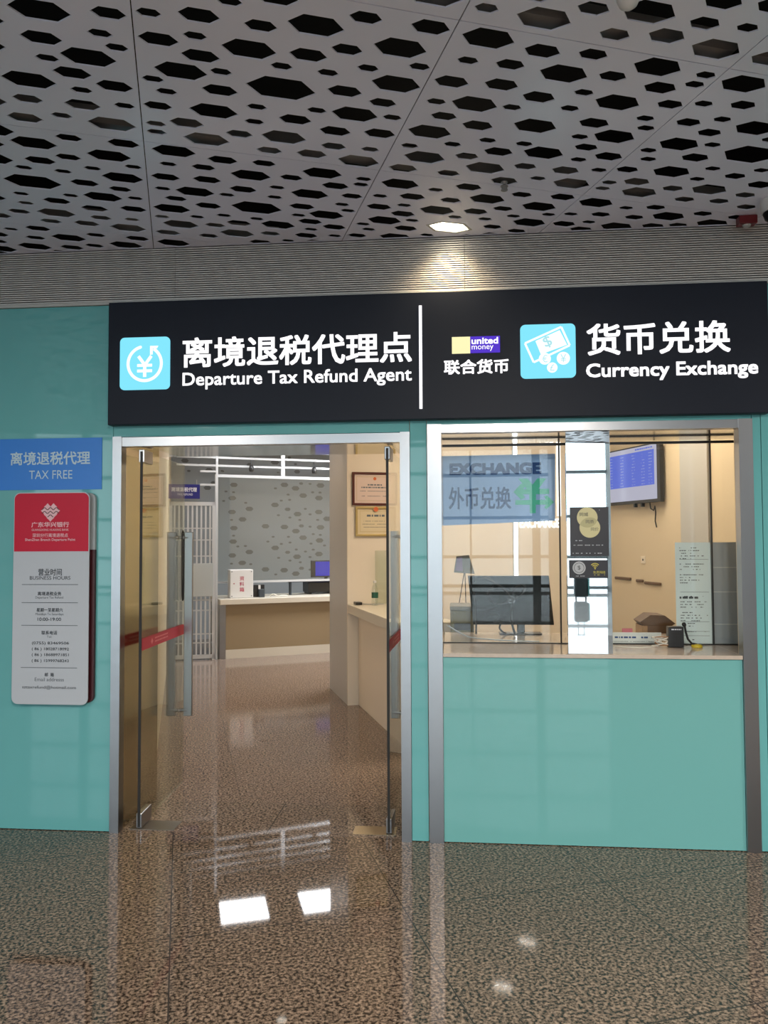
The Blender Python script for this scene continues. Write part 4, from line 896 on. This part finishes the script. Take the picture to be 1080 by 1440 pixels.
# ---- folding steel gate
t = thing('steel_gate', 'white barred steel gate beside the far counter', 'gate', td(-1.27, 6.9))
ga, gb_, gd = -1.575, -0.965, 6.90
b = MB()
for z0, z1 in ((0.02, 0.07), (2.10, 2.15)): b.tdbox(ga, gb_, gd-0.02, gd+0.02, z0, z1, 'gate_white')
for t0 in (ga, gb_-0.04): b.tdbox(t0, t0+0.04, gd-0.02, gd+0.02, 0.0, 2.15, 'gate_white')
b.build('frame', t)
b = MB(); b.tdbox(-1.335, -0.99, gd-0.03, gd-0.021, 0.86, 1.31, 'gate_plate'); b.build('lock_plate', t, bevel=0.004)
nb = 9
for k2 in range(nb):
    tt = ga+0.04+(k2+0.5)*(gb_-ga-0.08)/nb; b = MB(); b.tdbox(tt-0.011, tt+0.011, gd-0.011, gd+0.011, 0.071, 2.099, 'gate_white'); b.build('bar', t)
for z in (0.22, 0.34, 0.66, 0.80, 1.40, 1.62, 1.78):
    b = MB(); b.tdbox(ga+0.041, gb_-0.041, gd+0.0115, gd+0.022, z, z+0.018, 'gate_white'); b.build('cross_rail', t)
t = thing('hanging_sign', 'small navy sign with white lettering above the steel gate', 'sign', td(-1.38, 6.86, 2.19))
OG = DV*6.86
b = MB(); b.frame(OG, TV, ZU, -DV, -1.588, -1.176, 2.190, 2.386, -0.01, 0.01, 'navy_sign'); b.build('panel', t)
m = MB(); P = OG-DV*0.01; print_line('lettering', t, '离境退税代理', P, TV, -1.55, -1.215, 2.285, 2.345, 'white_ink', 0.012); print_line('lettering', t, 'TAX REFUND', P, TV, -1.47, -1.27, 2.235, 2.262, 'white_ink')
for tt in (-1.55, -1.215):
    b = MB(); b.tube([td(tt, 6.86, 2.387), td(tt, 6.86, 2.45)], 0.006, 'steel', 8); b.build('hanger', t)

# ---- far counter with its glass screen and rails
def bd(u, w_, z): return B0+BD*u+BN*w_+ZU*z
def bbox_(mb, u0, u1, w0, w1, z0, z1, m): mb.frame(B0, BD, BN, ZU, u0, u1, w0, w1, z0, z1, m)
t = thing('service_counter', 'long far counter with tan front panel and cream top', 'counter', bd(1.0, 0.3, 0))
b = MB(); bbox_(b, -0.085, 3.2, -0.06, 0.85, 0.742, 0.815, 'desk_cream'); b.build('worktop', t, bevel=0.004)
b = MB(); bbox_(b, 0.0, 3.18, 0.0, 0.75, 0.122, 0.741, 'desk_tan'); b.build('front_panel', t)
b = MB(); bbox_(b, 0.0, 3.18, -0.004, 0.70, 0.0, 0.121, 'desk_cream'); b.build('plinth', t)
b = MB(); bbox_(b, -0.083, -0.001, -0.02, 0.80, 0.0, 0.741, 'steel'); o = b.build('end_post', t)
t = thing('glass_partition', 'tall clear glass partition in a white frame on the far counter', 'partition', bd(0.8, 0.35, 0.815))
b = MB(); bbox_(b, -0.05, 3.1, 0.345, 0.355, 1.046, 2.519, 'glass_clear'); b.build('glass_pane', t)
b = MB(); bbox_(b, -0.09, 3.1, 0.33, 0.37, 2.52, 2.560, 'gate_white'); b.build('top_rail', t)
b = MB(); bbox_(b, -0.05, 3.1, 0.33, 0.37, 1.015, 1.045, 'gate_white'); b.build('bottom_rail', t)
for u in (-0.09, 3.06):
    b = MB(); bbox_(b, u, u+0.04, 0.33, 0.37, 0.8155 if u > 0 else 0.8155, 2.519, 'gate_white'); b.build('post', t)
t = thing('security_rails', 'white horizontal security rails above the glass partition', 'rails', bd(0.8, 0.35, 2.56))
for z in (2.67, 2.785, 2.895, 3.005, 3.12):
    b = MB(); bbox_(b, -0.62, 0.865, 0.335, 0.365, z, z+0.028, 'gate_white'); b.build('rail', t)
    b = MB(); bbox_(b, 0.925, 3.1, 0.335, 0.365, z+0.006, z+0.034, 'gate_white'); b.build('rail', t)
b = MB(); bbox_(b, 0.867, 0.923, 0.335, 0.365, 2.561, 3.198, 'gate_white'); b.build('post', t)
b = MB(); b.tdbox(-1.17, -0.96, 6.89, 6.92, 2.375, 2.40, 'gate_white'); b.tdbox(-1.17, -0.96, 6.89, 6.92, 2.56, 2.585, 'gate_white'); b.tdbox(-0.96, -0.93, 6.89, 6.93, 0.0, 3.19, 'gate_white')
b.build('gate_post', t)
# things on the far counter
t = thing('literature_box', 'white metal box with red characters standing on the far counter', 'box', bd(0.24, 0.25, 0.815))
b = MB(); bbox_(b, 0.080, 0.405, 0.10, 0.28, 0.8155, 1.212, 'white_plastic'); b.build('body', t, bevel=0.008)
OL = B0+BN*0.10
m = MB()
for i, ch in enumerate('资料箱'): fit_text(m, ch, OL, BD, ZU, 0.212, 0.276, 1.06-i*0.078, 1.122-i*0.078, 'red_ink', 0.006, 0.001)
m.build('lettering', t)
for u in (0.105, 0.38):
    for z in (0.845, 1.185):
        m = MB(); m.lathe(OL+BD*u+ZU*z, [(0.008, 0), (0.006, 0.003), (0, 0.004)], 'ink_mid', 12, -BN); m.build('screw', t)
m = MB(); m.lathe(OL+BD*0.135+ZU*1.02, [(0.008, 0), (0.006, 0.004), (0, 0.005)], 'red_ink', 12, -BN); m.build('lock', t)
t = thing('card_reader', 'black card reader standing beside the white box on the far counter', 'card reader', bd(0.5, 0.2, 0.815))
b = MB(); bbox_(b, 0.43, 0.59, 0.20, 0.30, 0.8155, 0.99, 'black_plastic'); b.build('body', t, bevel=0.006)
b = MB(); bbox_(b, 0.50, 0.58, 0.14, 0.198, 0.8155, 0.93, 'ink_dark'); b.build('keypad', t, bevel=0.006)
b = MB(); bbox_(b, 0.490, 0.52, 0.150, 0.158, 0.931, 0.99, 'white_plastic'); b.build('receipt', t)
cab([bd(0.66, 0.18, 0.8255), bd(0.70, 0.15, 0.855), bd(0.76, 0.12, 0.829), bd(0.84, 0.15, 0.832), bd(0.92, 0.2, 0.8255)], 0.009, 'white cable curled on the far counter beside the card reader', 'cable_white')
t = thing('desk_printer', 'black desktop printer behind the glass of the far counter beside the pillar', 'printer', bd(1.5, 0.55, 0.815))
b = MB(); bbox_(b, 1.31, 1.75, 0.45, 0.75, 0.84, 0.995, 'black_plastic'); b.build('body', t, bevel=0.01)
for u in (1.33, 1.69):
    b = MB(); bbox_(b, u, u+0.04, 0.47, 0.73, 0.8155, 0.839, 'black_plastic'); b.build('foot', t)
t = thing('computer_monitor', 'monitor with a plain blue screen beside the pillar on the far counter', 'monitor', bd(1.65, 0.8, 0.815))
b = MB(); bbox_(b, 1.46, 1.95, 0.80, 0.83, 1.05, 1.31, 'black_plastic'); b.build('bezel', t, bevel=0.004)
b = MB(); bbox_(b, 1.53, 1.93, 0.7965, 0.7995, 1.07, 1.29, 'screen_blue'); b.build('screen', t)
b = MB(); bbox_(b, 1.68, 1.73, 0.81, 0.83, 0.8155, 1.05, 'black_plastic'); b.build('stand', t)
t = thing('document_tray', 'grey shelf strip hanging behind the glass of the far counter', 'shelf', bd(1.3, 0.5, 1.0))
b = MB(); bbox_(b, 1.0, 1.85, 0.372, 0.50, 1.005, 1.025, 'ink_dark'); b.build('shelf_board', t)
for u in (1.02, 1.80):
    b = MB(); bbox_(b, u, u+0.02, 0.40, 0.48, 0.8155, 1.004, 'ink_dark'); b.build('bracket', t)
for u, lab in ((0.42, 'small black spotlight hanging between the security rails, left of the middle post'), (1.36, 'small black spotlight hanging between the security rails, right of the middle post')):
    t = thing('spotlight', lab, 'spotlight', bd(u, 0.30, 2.62))
    b = MB(); b.tube([bd(u, 0.322, 2.78), bd(u, 0.30, 2.70)], 0.008, 'black_plastic', 8); b.build('arm', t)
    b = MB(); b.lathe(bd(u, 0.30, 2.61), [(0.030, 0), (0.038, 0.03), (0.030, 0.08), (0.012, 0.10)], 'black_plastic', 16); b.build('head', t)

# ---- shop ceiling lights (these light the lobby and show in the floor)
for i, (t0, d0, t1, d1) in enumerate(((-0.905, 6.09, -0.305, 6.70), (0.14, 6.09, 0.74, 6.70))):
    lab = ('square white ceiling light panel above the far counter, left one', 'square white ceiling light panel above the far counter, right one')[i]
    t = thing('ceiling_light', lab, 'ceiling light', td((t0+t1)/2, (d0+d1)/2, 3.19))
    b = MB(); b.tdbox(t0-0.012, t1+0.012, d0-0.012, d1+0.012, 3.186, 3.1995, 'white_plastic'); b.build('frame', t)
    b = MB(); b.tdbox(t0, t1, d0, d1, 3.183, 3.1858, 'panel_light'); b.build('diffuser', t)
for i, (x, y) in enumerate(((-3.70, 7.70), (-3.46, 7.80), (-3.22, 7.90))):
    t = thing('downlight', 'small round ceiling downlight near the papered wall', 'downlight', (x, y, 3.19), 'downlights near the papered wall')
    b = MB(); b.lathe((x, y, 3.185), [(0.055, 0), (0.055, 0.0145)], 'steel', 20); b.build('rim', t)
    b = MB(); b.lathe((x, y, 3.182), [(0.032, 0), (0.032, 0.0028)], 'panel_light', 20); b.build('lens', t)

# ================================================================ CEILING THINGS IN THE HALL
c = td(lampc[0], lampc[1], ZC)
t = thing('hexagonal_downlight', 'bright hexagonal downlight in the perforated ceiling close to the ribbed band', 'downlight', c)
b = MB()
hexo = [td(lampc[0]+0.130*math.cos(PI/3*k), lampc[1]+FLAT*0.130*math.sin(PI/3*k), ZC-0.004) for k in range(6)]
hexi = [td(lampc[0]+0.112*math.cos(PI/3*k), lampc[1]+FLAT*0.108*math.sin(PI/3*k), ZC-0.004) for k in range(6)]
for k in range(6):
    k1 = (k+1) % 6; b.prism([hexo[k], hexo[k1], hexi[k1], hexi[k]], (0, 0, 0.02), 'trim_white')
b.build('frame', t)
b = MB(); b.prism([p_+Vector((0, 0, 0.010)) for p_ in hexi], (0, 0, 0.004), 'hex_lamp'); b.build('diffuser', t)
t = thing('sprinkler', 'small sprinkler head hanging from the perforated ceiling', 'sprinkler', (0.248, -0.613, 3.262))
b = MB(); b.lathe((0.248, -0.613, 3.243), [(0.018, 0.0), (0.018, 0.003), (0.006, 0.004), (0.006, 0.016), (0.016, 0.018), (0.016, 0.0215)], 'steel', 16); b.build('body', t)
b = MB()
for a in (0, PI): b.tube([(0.248+0.008*math.cos(a), -0.613+0.008*math.sin(a), 3.247), (0.248+0.012*math.cos(a), -0.613+0.012*math.sin(a), 3.236), (0.248+0.003*math.cos(a), -0.613, 3.229)], 0.002, 'steel', 6)
b.build('frame_arms', t)
b = MB(); b.lathe((0.248, -0.613, 3.226), [(0.016, 0), (0.016, 0.003)], 'steel', 16); b.build('deflector', t)
t = thing('dome_camera', 'white round dome hanging below a large ceiling hole at the top edge', 'camera', (0.538, -1.843, 3.262))
c = Vector((0.538, -1.843, 3.262))
b = MB(); b.lathe(c+Vector((0, 0, -0.035)), [(0.034, 0.008), (0.036, 0.022), (0.036, 0.0345)], 'white_plastic', 24); b.build('housing', t)
b = MB(); b.lathe(c+Vector((0, 0, -0.062)), [(0, 0), (0.014, 0.003), (0.027, 0.013), (0.034, 0.030), (0.0345, 0.0345)], 'white_plastic', 24); b.build('dome', t)
t = thing('security_camera', 'white security camera with a dark round lens at the right end of the ceiling', 'camera', (1.575, -0.30, 3.262))
b = MB(); b.lathe((1.575, -0.30, 3.20), [(0.055, 0), (0.062, 0.02), (0.062, 0.0615)], 'white_plastic', 28); b.build('housing', t)
b = MB(); b.lathe((1.575, -0.30, 3.148), [(0, 0), (0.022, 0.005), (0.042, 0.02), (0.050, 0.045), (0.050, 0.0515)], 'black_gloss', 28); b.build('lens_dome', t)
t = thing('fire_alarm', 'dark red fire alarm box under the ceiling beside the security camera', 'alarm', (1.515, -0.11, 3.215))
b = MB(); b.box(1.470, 1.560, -0.14, -0.085, 3.217, 3.260, 'red_alarm'); b.build('housing', t, bevel=0.004)
b = MB(); b.lathe((1.515, -0.112, 3.209), [(0.018, 0), (0.022, 0.0078)], 'trim_white', 16); b.build('strobe_lens', t)

# ================================================================ WAITING AREA REFLECTED IN THE MIRROR PANEL
t = thing('suitcase', 'dark upright suitcase with a teal edge in the waiting area behind the viewer', 'suitcase', (3.44, -17.2, 0))
b = MB(); b.box(3.26, 3.62, -17.35, -17.10, 0.06, 0.62, 'suitcase'); b.build('shell', t, bevel=0.05, seg=3)
b = MB(); b.box(3.625, 3.665, -17.33, -17.12, 0.10, 0.58, 'suitcase_trim'); b.build('side_trim', t, bevel=0.01)
for x in (3.31, 3.57):
    b = MB(); b.lathe((x, -17.2, 0.03), [(0.03, -0.02), (0.03, 0.02)], 'black_rubber', 16, (1, 0, 0)); b.build('wheel', t)
for x in (3.36, 3.52):
    b = MB(); b.tube([(x, -17.2, 0.62), (x, -17.2, 0.95)], 0.012, 'steel', 8); b.build('handle_rod', t)
b = MB(); b.tube([(3.33, -17.2, 0.96), (3.55, -17.2, 0.96)], 0.018, 'black_rubber', 8); b.build('grip', t)
# ================================================================ LAMPS
def spot(name, loc, power, col, size, blend, tgt, rad=0.05):
    l = bpy.data.lights.new(name, 'SPOT'); l.energy = power; l.color = col; l.spot_size = size; l.spot_blend = blend; l.shadow_soft_size = rad
    o = bpy.data.objects.new(name, l); sc.collection.objects.link(o); o.location = loc
    o.rotation_euler = (Vector(tgt)-Vector(loc)).to_track_quat('-Z', 'Y').to_euler(); return o
c = td(lampc[0], lampc[1], ZC-0.012)
spot('hexagonal_downlight_beam', c, LAMP_W, (1.0, 0.76, 0.46), math.radians(125), 0.8, c+Vector((0, 0.02, -1)), 0.07)
for i in (-2, -1, 0, 1):  # unseen lamps added to light the hall; one pair follows faint floor reflections
    for j in (0, 1):
        lt, ld = -1.06+i*4.044, -4.38-j*1.035
        pw = td(lt, ld)
        if not (-12 < pw.x < 4.4 and far_y(pw.x)+0.3 < pw.y < -0.3) or in_seen(lt, ld) or (i, j) == (-1, 1): continue
        c = td(lt, ld, ZC); o = thing('hexagonal_downlight', 'unseen hexagonal downlight added in the low perforated ceiling behind the viewer', 'downlight', c, 'added downlights in the low ceiling behind the viewer')
        b = MB(); hx = [td(lt+0.112*math.cos(PI/3*k), ld+FLAT*0.112*math.sin(PI/3*k), ZC-0.004) for k in range(6)]
        b.prism(hx, (0, 0, -0.004), 'hex_lamp'); b.build('diffuser', o)
        area('added_hall_lamp', c+Vector((0, 0, -0.012)), 0.19, 0.11, HALL_W, (1.0, 0.90, 0.78), (0, 0, GR))
for i, (t0, d0) in enumerate(((-0.605, 6.395), (0.44, 6.395))):
    area('panel_light_lamp', td(t0, d0, 3.178), 0.6, 0.6, PANEL_W, (0.97, 0.98, 1.0), (0, 0, GR))
for t0, lab in ((1.25, 'unseen ceiling light panel added behind the pillar, nearer the pillar'), (2.10, 'unseen ceiling light panel added behind the pillar, farther from the pillar')):  # unseen panels added to keep the shop interior bright
    t = thing('ceiling_light', lab, 'ceiling light', td(t0, 6.4, 3.19))
    b = MB(); b.tdbox(t0-0.312, t0+0.312, 6.088, 6.712, 3.186, 3.1995, 'white_plastic'); b.build('frame', t)
    b = MB(); b.tdbox(t0-0.30, t0+0.30, 6.10, 6.70, 3.183, 3.1858, 'panel_light'); b.build('diffuser', t)
    area('panel_light_lamp', td(t0, 6.4, 3.178), 0.6, 0.6, PANEL_W*3.6, (0.97, 0.98, 1.0), (0, 0, GR))
for x, y in ((-1.35, 1.75), (-1.75, 3.6)):
    t = thing('downlight', 'warm round downlight in the lobby ceiling '+('near the glass doors' if y < 2 else 'halfway to the far counter'), 'downlight', (x, y, 3.19))
    b = MB(); b.lathe((x, y, 3.188), [(0.07, 0), (0.07, 0.0115)], 'steel', 20); b.build('rim', t)
    b = MB(); b.lathe((x, y, 3.184), [(0.05, 0), (0.05, 0.0038)], 'down_light', 20); b.build('lens', t)
    spot('downlight_beam', (x, y, 3.17), LOBBY_W, (1.0, 0.72, 0.46), math.radians(110), 0.7, (x, y, 0), 0.06)
for x, y in ((0.35, 2.2), (1.45, 2.4)):
    t = thing('ceiling_light', 'warm ceiling light inside the booth '+('on the lobby side' if x < 1 else 'on the television side'), 'ceiling light', (x, y, 3.19))
    b = MB(); b.box(x-0.31, x+0.31, y-0.31, y+0.31, 3.187, 3.1995, 'white_plastic'); b.build('frame', t)
    b = MB(); b.box(x-0.30, x+0.30, y-0.30, y+0.30, 3.184, 3.1868, 'down_light'); b.build('diffuser', t)
    area('booth_lamp', (x, y, 3.178), 0.6, 0.6, BOOTH_W, (1.0, 0.80, 0.55))
